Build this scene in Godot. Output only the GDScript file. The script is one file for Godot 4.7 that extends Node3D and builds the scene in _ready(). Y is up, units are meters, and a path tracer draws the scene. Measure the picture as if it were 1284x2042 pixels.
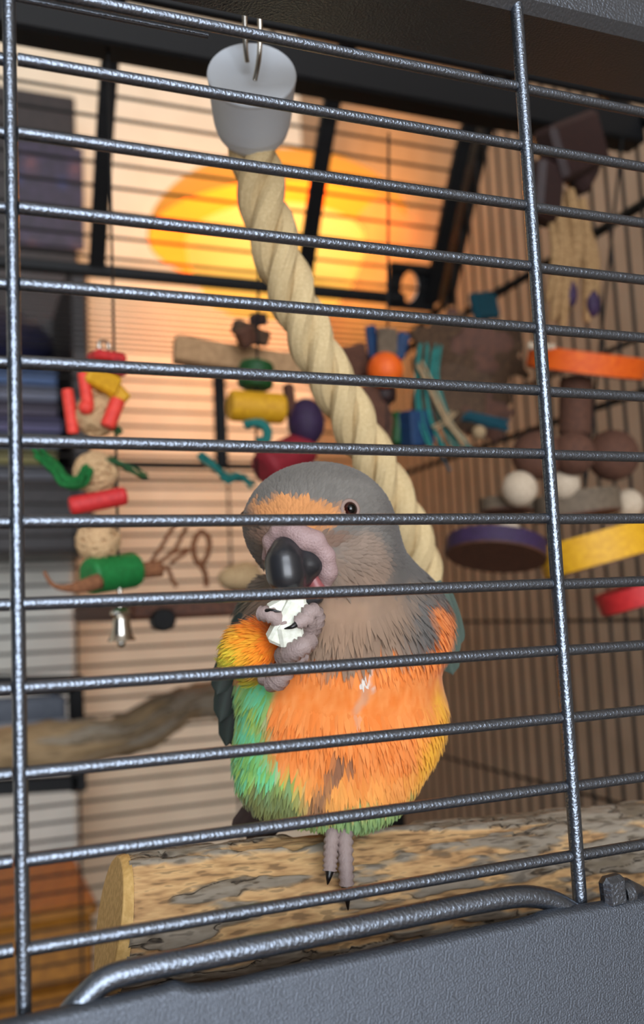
extends Node3D
# A small parrot eating on a log perch, seen through the bars of its cage. Metres, y up; the cage front is z = 0.

var rng := RandomNumberGenerator.new()
var M := {}

# ------------------------------------------------------------------ helpers
func mat(key: String, c: Color, rough := 0.7, metal := 0.0, spec := 0.5) -> StandardMaterial3D:
	var m := StandardMaterial3D.new()
	m.resource_name = key
	m.albedo_color = c
	m.roughness = rough
	m.metallic = metal
	m.metallic_specular = spec
	M[key] = m
	return m

func noise_tex(freq: float, size := 256, ramp: Array = [], seed_ := 1, oct := 4) -> NoiseTexture2D:
	var n := FastNoiseLite.new()
	n.seed = seed_
	n.frequency = freq
	n.fractal_octaves = oct
	var t := NoiseTexture2D.new()
	t.width = size
	t.height = size
	t.seamless = true
	t.noise = n
	if ramp.size() > 0:
		var g := Gradient.new()
		g.offsets = PackedFloat32Array(ramp[0])
		g.colors = PackedColorArray(ramp[1])
		t.color_ramp = g
	return t

func mottled(key: String, a: Color, b: Color, scale_: float, rough := 0.8, bump := 0.0, freq := 0.03) -> StandardMaterial3D:
	var m := mat(key, Color.WHITE, rough)
	m.albedo_texture = noise_tex(freq, 256, [[0.3, 0.7], [a, b]], key.hash() % 1000)
	m.uv1_triplanar = true
	m.uv1_world_triplanar = true
	m.uv1_scale = Vector3.ONE * scale_
	if bump > 0.0:
		m.heightmap_enabled = true
		m.heightmap_texture = noise_tex(freq * 2.0, 256, [], key.hash() % 997)
		m.heightmap_scale = bump
	return m

func numbered(called: String, parent: Node) -> String:
	if not parent.has_node(called):
		return called
	var k := 1
	while parent.has_node("%s_%03d" % [called, k]):
		k += 1
	return "%s_%03d" % [called, k]

func thing(called: String, label: String, category: String, at := Vector3.ZERO, group := "") -> Node3D:
	var o := Node3D.new()
	o.name = numbered(called, self)
	add_child(o)
	o.position = at
	o.set_meta("label", label)
	o.set_meta("category", category)
	if group != "":
		o.set_meta("group", group)
	return o

# commits a mesh as one named part; vertices are given in world metres and moved into the parent's own frame
func part(called: String, mesh: Mesh, m: Material, parent: Node3D, xf := Transform3D.IDENTITY, label := "") -> MeshInstance3D:
	var o := MeshInstance3D.new()
	o.mesh = mesh
	o.material_override = m
	o.name = numbered(called, parent)
	parent.add_child(o)
	o.transform = parent.global_transform.affine_inverse() * xf if parent != self else xf
	if label != "":
		o.set_meta("label", label)
	return o

func struct(called: String, mesh: Mesh, m: Material, xf := Transform3D.IDENTITY) -> MeshInstance3D:
	var o := part(called, mesh, m, self, xf)
	o.set_meta("kind", "structure")
	return o

func tagged(o: Node3D, label: String, category: String, group := "") -> Node3D:
	o.set_meta("label", label)
	o.set_meta("category", category)
	if group != "":
		o.set_meta("group", group)
	return o

func at(p: Vector3) -> Transform3D:
	return Transform3D(Basis.IDENTITY, p)

func along(a: Vector3, b: Vector3) -> Transform3D:      # y axis from a to b, origin in the middle
	var y := (b - a).normalized()
	var x := y.cross(Vector3(0, 0, 1))
	if x.length() < 0.05:
		x = y.cross(Vector3(1, 0, 0))
	x = x.normalized()
	return Transform3D(Basis(x, y, x.cross(y)), (a + b) / 2)

# surfaces -----------------------------------------------------------
class Surf:
	var v := PackedVector3Array()
	var n := PackedVector3Array()
	var uv := PackedVector2Array()
	var c := PackedColorArray()
	var i := PackedInt32Array()
	func put(p: Vector3, nn: Vector3, t := Vector2.ZERO, col := Color.WHITE) -> int:
		v.append(p); n.append(nn); uv.append(t); c.append(col)
		return v.size() - 1
	func tri(a: int, b: int, d: int) -> void:
		# front faces run clockwise: order so that the face agrees with the stored normals
		var f := (v[d] - v[a]).cross(v[b] - v[a])
		if f.dot(n[a] + n[b] + n[d]) >= 0.0:
			i.append(a); i.append(b); i.append(d)
		else:
			i.append(a); i.append(d); i.append(b)
	func quad(a: int, b: int, d: int, e: int) -> void:
		tri(a, b, d); tri(a, d, e)
	func face(pts: Array, out_from: Vector3) -> void:      # a flat convex face with its own vertices
		var nn: Vector3 = (pts[1] - pts[0]).cross(pts[2] - pts[0]).normalized()
		if nn.dot(pts[0] - out_from) < 0.0:
			nn = -nn
		var k := []
		for p in pts:
			k.append(put(p, nn))
		for j in range(1, k.size() - 1):
			tri(k[0], k[j], k[j + 1])
	func mesh(into: ArrayMesh = null) -> ArrayMesh:
		var a := []
		a.resize(Mesh.ARRAY_MAX)
		a[Mesh.ARRAY_VERTEX] = v
		a[Mesh.ARRAY_NORMAL] = n
		a[Mesh.ARRAY_TEX_UV] = uv
		a[Mesh.ARRAY_COLOR] = c
		a[Mesh.ARRAY_INDEX] = i
		var m := into if into else ArrayMesh.new()
		m.add_surface_from_arrays(Mesh.PRIMITIVE_TRIANGLES, a)
		return m

var box_cache := {}
func bevel_box(size: Vector3, b := 0.001) -> ArrayMesh:
	var key := "%s %s" % [size, b]
	if box_cache.has(key):
		return box_cache[key]
	var s := Surf.new()
	box_into(s, Transform3D.IDENTITY, size, b)
	box_cache[key] = s.mesh()
	return box_cache[key]

func box_into(s: Surf, xf: Transform3D, size: Vector3, b := 0.001) -> void:
	var h := size / 2
	b = minf(b, minf(h.x, minf(h.y, h.z)) * 0.8)
	var o := xf.origin
	var pt := func(sg: Vector3, axis: int) -> Vector3:
		var q := Vector3(h.x * sg.x, h.y * sg.y, h.z * sg.z)
		for k in 3:
			if k != axis:
				q[k] -= b * sg[k]
		return xf * q
	var sg2 := [-1.0, 1.0]
	for axis in 3:
		var u := (axis + 1) % 3
		var w := (axis + 2) % 3
		for a in sg2:
			var quad := []
			for k in [[-1, -1], [1, -1], [1, 1], [-1, 1]]:
				var g := Vector3.ZERO
				g[axis] = a; g[u] = k[0]; g[w] = k[1]
				quad.append(pt.call(g, axis))
			s.face(quad, o)
			for c in sg2:      # bevelled edge between faces axis and u
				var e := []
				for k in [[-1, axis], [1, axis], [1, u], [-1, u]]:
					var g := Vector3.ZERO
					g[axis] = a; g[u] = c; g[w] = k[0]
					e.append(pt.call(g, k[1]))
				s.face(e, o)
	for x in sg2:
		for y in sg2:
			for z in sg2:
				var g := Vector3(x, y, z)
				s.face([pt.call(g, 0), pt.call(g, 1), pt.call(g, 2)], o)

func lathe(profile: Array, seg := 32) -> ArrayMesh:       # profile of Vector2(radius, y), bottom to top or top to bottom
	var s := Surf.new()
	lathe_into(s, Transform3D.IDENTITY, profile, seg)
	return s.mesh()

func lathe_into(s: Surf, xf: Transform3D, profile: Array, seg := 32) -> void:
	for k in range(profile.size() - 1):
		var a: Vector2 = profile[k]
		var b: Vector2 = profile[k + 1]
		var d := b - a
		if d.length() < 1e-7:
			continue
		var nn := Vector2(d.y, -d.x).normalized()
		var mid := (a + b) / 2
		var rows := []
		for p in [a, b]:
			var row := []
			for j in seg + 1:
				var t := TAU * j / seg
				row.append(s.put(xf * Vector3(p.x * cos(t), p.y, p.x * sin(t)), (xf.basis * Vector3(nn.x * cos(t), nn.y, nn.x * sin(t))).normalized(), Vector2(float(j) / seg, p.y)))
			rows.append(row)
		for j in seg:
			s.quad(rows[0][j], rows[0][j + 1], rows[1][j + 1], rows[1][j])

func cyl_profile(r: float, h: float, b: float) -> Array:
	return [Vector2(0, -h / 2), Vector2(r - b, -h / 2), Vector2(r - b * 0.3, -h / 2 + b * 0.3), Vector2(r, -h / 2 + b), Vector2(r, h / 2 - b), Vector2(r - b * 0.3, h / 2 - b * 0.3), Vector2(r - b, h / 2), Vector2(0, h / 2)]

func tube(pts: PackedVector3Array, radii, sides := 10, caps := true) -> ArrayMesh:
	var s := Surf.new()
	tube_into(s, pts, radii, sides, caps)
	return s.mesh()

func tube_into(s: Surf, pts: PackedVector3Array, radii, sides := 10, caps := true, col := Color.WHITE) -> void:
	var n := pts.size()
	var prev := Vector3.ZERO
	var rows := []
	for k in n:
		var d := (pts[mini(k + 1, n - 1)] - pts[maxi(k - 1, 0)]).normalized()
		var x := prev - d * prev.dot(d)
		if x.length() < 1e-4:
			x = d.cross(Vector3(0.31, 0.9, 0.3))
		x = x.normalized()
		prev = x
		var y := d.cross(x)
		var r: float = radii[k] if radii is Array or radii is PackedFloat32Array else radii
		var row := []
		for j in sides + 1:
			var t := TAU * j / sides
			var nn := x * cos(t) + y * sin(t)
			row.append(s.put(pts[k] + nn * r, nn, Vector2(float(j) / sides, float(k) / n), col))
		rows.append(row)
	for k in n - 1:
		for j in sides:
			s.quad(rows[k][j], rows[k][j + 1], rows[k + 1][j + 1], rows[k + 1][j])
	if caps:
		for e in [0, n - 1]:
			var d: Vector3 = (pts[0] - pts[1]).normalized() if e == 0 else (pts[n - 1] - pts[n - 2]).normalized()
			var r: float = radii[e] if radii is Array or radii is PackedFloat32Array else radii
			var c := s.put(pts[e] + d * r * 0.4, d, Vector2.ZERO, col)
			for j in sides:
				s.tri(c, rows[e][j], rows[e][j + 1])

func smooth_path(p: Array, steps := 8) -> PackedVector3Array:
	var out := PackedVector3Array()
	for k in p.size() - 1:
		var a: Vector3 = p[maxi(k - 1, 0)]
		var b: Vector3 = p[k]
		var c: Vector3 = p[k + 1]
		var d: Vector3 = p[mini(k + 2, p.size() - 1)]
		for j in steps:
			out.append(b.cubic_interpolate(c, a, d, float(j) / steps))
	out.append(p[p.size() - 1])
	return out

# a field of capsules and ellipsoids joined by a smooth minimum, meshed as surface nets
class Field:
	var kind := PackedInt32Array()
	var a := PackedVector3Array()
	var b := PackedVector3Array()
	var ra := PackedFloat32Array()
	var rb := PackedFloat32Array()
	var soft := 4.0
	var lo := Vector3.ONE * 1e9
	var hi := Vector3.ONE * -1e9
	func grow_box(p: Vector3, r: Vector3) -> void:
		lo = lo.min(p - r); hi = hi.max(p + r)
	func ell(c: Vector3, r: Vector3) -> void:
		kind.append(0); a.append(c); b.append(r); ra.append(0); rb.append(0); grow_box(c, r)
	func cap(p: Vector3, q: Vector3, r1: float, r2: float) -> void:
		kind.append(1); a.append(p); b.append(q); ra.append(r1); rb.append(r2); grow_box(p, Vector3.ONE * r1); grow_box(q, Vector3.ONE * r2)
	func chain(pts: Array, radii: Array) -> void:
		for k in pts.size() - 1:
			cap(pts[k], pts[k + 1], radii[k], radii[k + 1])
	func at(p: Vector3) -> float:
		var d := 1e9
		for k in kind.size():
			var e: float
			if kind[k] == 0:
				var q := p - a[k]
				var r := b[k]
				var k0 := (q / r).length()
				var k1 := (q / (r * r)).length()
				e = k0 * (k0 - 1.0) / k1 if k1 > 1e-9 else -minf(r.x, minf(r.y, r.z))
			else:
				var ab := b[k] - a[k]
				var t := clampf((p - a[k]).dot(ab) / maxf(ab.length_squared(), 1e-9), 0.0, 1.0)
				e = (p - a[k] - ab * t).length() - lerpf(ra[k], rb[k], t)
			if d > 1e8:
				d = e
			else:
				var h := maxf(soft - absf(d - e), 0.0) / soft
				d = minf(d, e) - h * h * soft * 0.25
		return d
	func mesh_into(s, cell: float, scale_ := 0.001, colour = null) -> void:
		var o := lo - Vector3.ONE * cell * 2.5
		var size := hi - lo + Vector3.ONE * cell * 5.0
		var nx := int(size.x / cell) + 1
		var ny := int(size.y / cell) + 1
		var nz := int(size.z / cell) + 1
		var f := PackedFloat32Array()
		f.resize(nx * ny * nz)
		for z in nz:
			for y in ny:
				var x := 0
				while x < nx:
					var d := at(o + Vector3(x, y, z) * cell)
					f[x + nx * (y + ny * z)] = d
					x += 1
					var skip := int((absf(d) - soft * 1.2) / cell / 2.2) - 1      # far from the surface: step over samples
					while skip > 0 and x < nx:
						f[x + nx * (y + ny * z)] = d
						x += 1
						skip -= 1
		var at_cell := {}
		for z in nz - 1:
			for y in ny - 1:
				for x in nx - 1:
					var base := x + nx * (y + ny * z)
					var vals := [f[base], f[base + 1], f[base + nx], f[base + nx + 1], f[base + nx * ny], f[base + nx * ny + 1], f[base + nx * ny + nx], f[base + nx * ny + nx + 1]]
					var neg := 0
					for q in vals:
						if q < 0.0:
							neg += 1
					if neg == 0 or neg == 8:
						continue
					var sum := Vector3.ZERO
					var cnt := 0
					for e in [[0, 1], [2, 3], [4, 5], [6, 7], [0, 2], [1, 3], [4, 6], [5, 7], [0, 4], [1, 5], [2, 6], [3, 7]]:
						var va: float = vals[e[0]]
						var vb: float = vals[e[1]]
						if (va < 0.0) != (vb < 0.0):
							var t := va / (va - vb)
							var pa := Vector3(e[0] & 1, (e[0] >> 1) & 1, e[0] >> 2)
							var pb := Vector3(e[1] & 1, (e[1] >> 1) & 1, e[1] >> 2)
							sum += pa.lerp(pb, t)
							cnt += 1
					var p := o + (Vector3(x, y, z) + sum / cnt) * cell
					var h := cell * 0.5
					var g := Vector3(at(p + Vector3(h, 0, 0)) - at(p - Vector3(h, 0, 0)), at(p + Vector3(0, h, 0)) - at(p - Vector3(0, h, 0)), at(p + Vector3(0, 0, h)) - at(p - Vector3(0, 0, h))).normalized()
					at_cell[base] = s.put(p * scale_, g, Vector2.ZERO, colour.call(p) if colour != null else Color.WHITE)
		for base in at_cell:
			for axis in 3:
				var step: int = [1, nx, nx * ny][axis]
				var u: int = [nx, nx * ny, 1][axis]
				var w: int = [nx * ny, 1, nx][axis]
				if base + step < f.size() and (f[base] < 0.0) != (f[base + step] < 0.0):
					if at_cell.has(base - u) and at_cell.has(base - w) and at_cell.has(base - u - w):
						s.quad(at_cell[base], at_cell[base - u], at_cell[base - u - w], at_cell[base - w])

# ------------------------------------------------------------------ small builders
func rod(called: String, a: Vector3, b: Vector3, r: float, m: Material, parent: Node3D, sides := 10) -> MeshInstance3D:
	var t := along(a, b)
	return part(called, rod_mesh(sides), m, parent, Transform3D(t.basis * Basis.from_scale(Vector3(r, a.distance_to(b), r)), t.origin))

var rod_meshes := {}
func rod_mesh(sides: int) -> Mesh:
	if not rod_meshes.has(sides):
		var c := CylinderMesh.new()
		c.top_radius = 1.0
		c.bottom_radius = 1.0
		c.height = 1.0
		c.radial_segments = sides
		c.rings = 1
		rod_meshes[sides] = c
	return rod_meshes[sides]

func cyl(called: String, a: Vector3, b: Vector3, r: float, m: Material, parent: Node3D, bev := 0.001) -> MeshInstance3D:
	return part(called, lathe(cyl_profile(r, a.distance_to(b), bev), 28), m, parent, along(a, b))

func ball(called: String, p: Vector3, r: float, m: Material, parent: Node3D, squash := Vector3.ONE) -> MeshInstance3D:
	var s := SphereMesh.new()
	s.radius = r
	s.height = r * 2
	s.radial_segments = 32
	s.rings = 18
	return part(called, s, m, parent, Transform3D(Basis.from_scale(squash), p))

func block(called: String, p: Vector3, size: Vector3, m: Material, parent: Node3D, turn := Vector3.ZERO, bev := 0.0012) -> MeshInstance3D:
	return part(called, bevel_box(size, bev), m, parent, Transform3D(Basis.from_euler(turn), p))

func vine_ball(called: String, p: Vector3, r: float, m: Material, parent: Node3D) -> void:
	var s := Surf.new()
	var core := SphereMesh.new()
	for k in 16:
		var ax := Vector3(rng.randf_range(-1, 1), rng.randf_range(-1, 1), rng.randf_range(-1, 1)).normalized()
		var u := ax.cross(Vector3(0.2, 0.3, 0.9)).normalized()
		var w := ax.cross(u)
		var off := rng.randf_range(-0.45, 0.45) * r
		var rr := sqrt(r * r - off * off)
		var pts := PackedVector3Array()
		for j in 25:
			var t := TAU * j / 24.0
			pts.append(ax * off + (u * cos(t) + w * sin(t)) * rr * (1.0 + 0.02 * sin(t * 5 + k)))
		tube_into(s, pts, r * 0.11, 6, false)
	lathe_into(s, Transform3D.IDENTITY, arc_profile(r * 0.93), 20)
	part(called, s.mesh(), m, parent, at(p))

func arc_profile(r: float, n := 10) -> Array:
	var a := []
	for k in n + 1:
		var t := -PI / 2 + PI * k / n
		a.append(Vector2(maxf(r * cos(t), 0.0), r * sin(t)))
	return a

func frayed(called: String, pts: Array, width: float, strands: int, m: Material, parent: Node3D) -> void:   # a loose ribbon of raffia
	var s := Surf.new()
	for k in strands:
		var o := Vector3(rng.randf_range(-1, 1), rng.randf_range(-1, 1), rng.randf_range(-1, 1)) * width
		var q := []
		for p in pts:
			q.append(p + o + Vector3(rng.randf_range(-1, 1), rng.randf_range(-1, 1), rng.randf_range(-1, 1)) * width * 0.4)
		tube_into(s, smooth_path(q, 5), width * 0.45, 5, true)
	part(called, s.mesh(), m, parent)

# ------------------------------------------------------------------ the scene
func _ready() -> void:
	rng.seed = 7
	camera_and_light()
	materials()
	room()
	cage()
	log_perch()
	parrot()
	rope_perch()
	branch_perch()
	shelf()
	toys()
	behind()

func camera_and_light() -> void:
	var cam := Camera3D.new()
	cam.name = "camera"
	var ca := CameraAttributesPhysical.new()
	ca.frustum_focal_length = 21.523
	ca.frustum_focus_distance = 0.225
	ca.exposure_aperture = 7.5
	cam.attributes = ca
	add_child(cam)
	cam.transform = Transform3D(Vector3(0.928431, -0.045538, 0.368703), Vector3(0.002799, 0.993288, 0.115632), Vector3(-0.371494, -0.106325, 0.922327), Vector3(-0.01117, -0.13186, 0.18727))
	cam.fov = 58.283
	cam.near = 0.01
	cam.current = true
	var we := WorldEnvironment.new()
	we.name = "world"
	var e := Environment.new()
	e.background_mode = Environment.BG_SKY
	var sm := ProceduralSkyMaterial.new()
	sm.sky_top_color = Color(0.62, 0.74, 0.92)
	sm.sky_horizon_color = Color(0.82, 0.88, 0.95)
	sm.ground_bottom_color = Color(0.35, 0.36, 0.36)
	sm.ground_horizon_color = Color(0.62, 0.66, 0.68)
	e.sky = Sky.new()
	e.sky.sky_material = sm
	e.background_energy_multiplier = 1.5
	e.tonemap_mode = Environment.TONE_MAPPER_LINEAR
	e.tonemap_exposure = 1.0
	e.sdfgi_enabled = true
	e.ssao_enabled = true
	e.ssil_enabled = true
	we.environment = e
	add_child(we)
	# daylight through the window behind the camera
	var day := AreaLight3D.new()
	day.name = "window_daylight"
	day.area_size = Vector2(1.7, 1.95)
	day.light_color = Color(0.95, 0.97, 1.0)
	day.light_energy = 9.4
	day.area_range = 8.0
	day.shadow_enabled = true
	add_child(day)
	day.transform = Transform3D(Basis(Vector3.UP, 0.0), Vector3(-0.40, 0.225, 2.16))

func materials() -> void:
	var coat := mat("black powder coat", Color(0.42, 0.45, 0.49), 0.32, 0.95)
	coat.heightmap_enabled = true
	coat.heightmap_texture = noise_tex(0.05, 256, [], 3, 3)
	coat.heightmap_scale = 0.012
	coat.uv1_triplanar = true
	coat.uv1_world_triplanar = true
	coat.uv1_scale = Vector3.ONE * 80.0
	var sheet := mat("black coated sheet", Color(0.33, 0.35, 0.38), 0.5, 0.85)
	sheet.heightmap_enabled = true
	sheet.heightmap_texture = coat.heightmap_texture
	sheet.heightmap_scale = 0.016
	sheet.uv1_triplanar = true
	sheet.uv1_world_triplanar = true
	sheet.uv1_scale = Vector3.ONE * 130.0
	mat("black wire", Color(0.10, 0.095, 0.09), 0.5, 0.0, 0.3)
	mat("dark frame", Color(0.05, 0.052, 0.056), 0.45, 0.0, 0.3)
	mat("steel", Color(0.78, 0.76, 0.72), 0.22, 1.0)
	mat("white nylon", Color(0.80, 0.83, 0.86), 0.5)
	mottled("rope", Color(0.76, 0.66, 0.48), Color(0.84, 0.75, 0.57), 60.0, 0.9, 0.02, 0.06)
	mottled("wall paint", Color(0.87, 0.83, 0.74), Color(0.89, 0.85, 0.76), 2.0, 0.9)
	mottled("white paint", Color(0.84, 0.84, 0.80), Color(0.87, 0.87, 0.83), 2.0, 0.7)
	mottled("tan paint", Color(0.60, 0.53, 0.45), Color(0.63, 0.56, 0.48), 2.0, 0.9)
	mottled("slate paint", Color(0.27, 0.28, 0.30), Color(0.30, 0.31, 0.33), 2.0, 0.9)
	mottled("floor wood", Color(0.40, 0.28, 0.18), Color(0.52, 0.38, 0.25), 3.0, 0.5)
	mottled("ceiling paint", Color(0.82, 0.80, 0.77), Color(0.84, 0.82, 0.79), 2.0, 0.9)
	mottled("red wood", Color(0.72, 0.12, 0.13), Color(0.80, 0.17, 0.17), 40.0, 0.6)
	mottled("coral wood", Color(0.86, 0.22, 0.18), Color(0.93, 0.28, 0.22), 40.0, 0.6)
	mottled("yellow wood", Color(0.80, 0.58, 0.06), Color(0.88, 0.66, 0.10), 40.0, 0.6)
	mottled("green wood", Color(0.05, 0.40, 0.17), Color(0.08, 0.48, 0.22), 40.0, 0.6)
	mottled("dark green wood", Color(0.04, 0.24, 0.09), Color(0.06, 0.32, 0.12), 40.0, 0.6)
	mottled("orange wood", Color(0.86, 0.33, 0.03), Color(0.93, 0.42, 0.06), 30.0, 0.6)
	mottled("purple wood", Color(0.15, 0.08, 0.20), Color(0.20, 0.11, 0.27), 40.0, 0.7)
	mottled("blue wood", Color(0.03, 0.16, 0.30), Color(0.05, 0.22, 0.38), 40.0, 0.7)
	mottled("crimson wood", Color(0.48, 0.08, 0.13), Color(0.58, 0.11, 0.17), 40.0, 0.7)
	mottled("brown wood", Color(0.27, 0.15, 0.09), Color(0.36, 0.21, 0.13), 30.0, 0.7)
	mottled("grey wood", Color(0.34, 0.29, 0.23), Color(0.42, 0.36, 0.29), 30.0, 0.8)
	mottled("chestnut", Color(0.28, 0.17, 0.12), Color(0.38, 0.24, 0.17), 50.0, 0.85)
	mottled("maroon leather", Color(0.12, 0.045, 0.04), Color(0.17, 0.07, 0.055), 40.0, 0.6)
	mottled("brown leather", Color(0.22, 0.15, 0.09), Color(0.36, 0.26, 0.17), 40.0, 0.8)
	mottled("cardboard", Color(0.60, 0.47, 0.33), Color(0.68, 0.54, 0.39), 30.0, 0.9)
	mottled("wicker", Color(0.72, 0.58, 0.42), Color(0.82, 0.69, 0.52), 80.0, 0.9)
	mottled("vine", Color(0.42, 0.26, 0.16), Color(0.55, 0.36, 0.23), 60.0, 0.9)
	mottled("green raffia", Color(0.04, 0.34, 0.14), Color(0.08, 0.46, 0.20), 60.0, 0.9)
	mottled("teal raffia", Color(0.08, 0.38, 0.36), Color(0.16, 0.50, 0.47), 60.0, 0.9)
	mottled("teal felt", Color(0.02, 0.22, 0.27), Color(0.03, 0.28, 0.33), 60.0, 0.95)
	mottled("jute", Color(0.55, 0.46, 0.34), Color(0.70, 0.60, 0.46), 60.0, 0.95)
	mottled("white cotton", Color(0.68, 0.61, 0.52), Color(0.76, 0.69, 0.60), 60.0, 0.95)
	mottled("tan bark", Color(0.70, 0.58, 0.42), Color(0.80, 0.69, 0.52), 50.0, 0.9)
	mottled("husk", Color(0.50, 0.38, 0.24), Color(0.66, 0.53, 0.36), 50.0, 0.9)
	mottled("orange pine", Color(0.58, 0.37, 0.08), Color(0.66, 0.43, 0.11), 8.0, 0.6)
	mottled("navy plastic", Color(0.13, 0.13, 0.22), Color(0.16, 0.16, 0.26), 20.0, 0.35)
	mottled("dark cabinet", Color(0.12, 0.10, 0.10), Color(0.16, 0.13, 0.13), 10.0, 0.5)
	mottled("grey plastic", Color(0.25, 0.28, 0.33), Color(0.29, 0.32, 0.37), 20.0, 0.4)

func room() -> void:
	# closed room with walls that have thickness; the one window is behind the camera
	struct("floor", bevel_box(Vector3(4.0, 0.1, 3.7), 0.002), M["floor wood"], at(Vector3(-1.0, -1.2, 0.55)))
	struct("ceiling", bevel_box(Vector3(4.0, 0.1, 3.7), 0.002), M["ceiling paint"], at(Vector3(-1.0, 1.4, 0.55)))
	struct("wall_back", bevel_box(Vector3(4.0, 2.5, 0.1), 0.002), M["wall paint"], at(Vector3(-1.0, 0.1, -1.15)))
	struct("wall_right", bevel_box(Vector3(0.1, 2.5, 3.3), 0.002), M["tan paint"], at(Vector3(0.55, 0.1, 0.55)))
	struct("wall_left", bevel_box(Vector3(0.1, 2.5, 3.3), 0.002), M["slate paint"], at(Vector3(-2.75, 0.1, 0.55)))
	# wall with the window opening x -1.25..0.45, y -0.75..1.2
	var s := Surf.new()
	box_into(s, at(Vector3(-2.025, 0.1, 2.25)), Vector3(1.55, 2.5, 0.1), 0.001)
	box_into(s, at(Vector3(0.615, 0.1, 2.25)), Vector3(0.33, 2.5, 0.1), 0.001)
	box_into(s, at(Vector3(-0.40, -0.95, 2.25)), Vector3(1.7, 0.4, 0.1), 0.001)
	box_into(s, at(Vector3(-0.40, 1.275, 2.25)), Vector3(1.7, 0.15, 0.1), 0.001)
	struct("wall_front", s.mesh(), M["slate paint"])
	var wn := thing("window_1", "", "")
	for k in ["label", "category"]:
		wn.remove_meta(k)
	wn.set_meta("kind", "structure")
	var fr := Surf.new()
	for x in [-1.23, 0.43]:
		box_into(fr, at(Vector3(x, 0.225, 2.25)), Vector3(0.04, 1.95, 0.06), 0.002)
	for y in [-0.73, 1.18]:
		box_into(fr, at(Vector3(-0.40, y, 2.25)), Vector3(1.62, 0.04, 0.06), 0.002)
	part("window_frame", fr.mesh(), M["white paint"], wn)
	var gl := mat("window glass", Color(0.9, 0.95, 1.0, 0.06), 0.02)
	gl.transparency = BaseMaterial3D.TRANSPARENCY_ALPHA
	part("pane", bevel_box(Vector3(1.62, 1.87, 0.004), 0.0005), gl, wn, at(Vector3(-0.40, 0.225, 2.25)))

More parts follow.
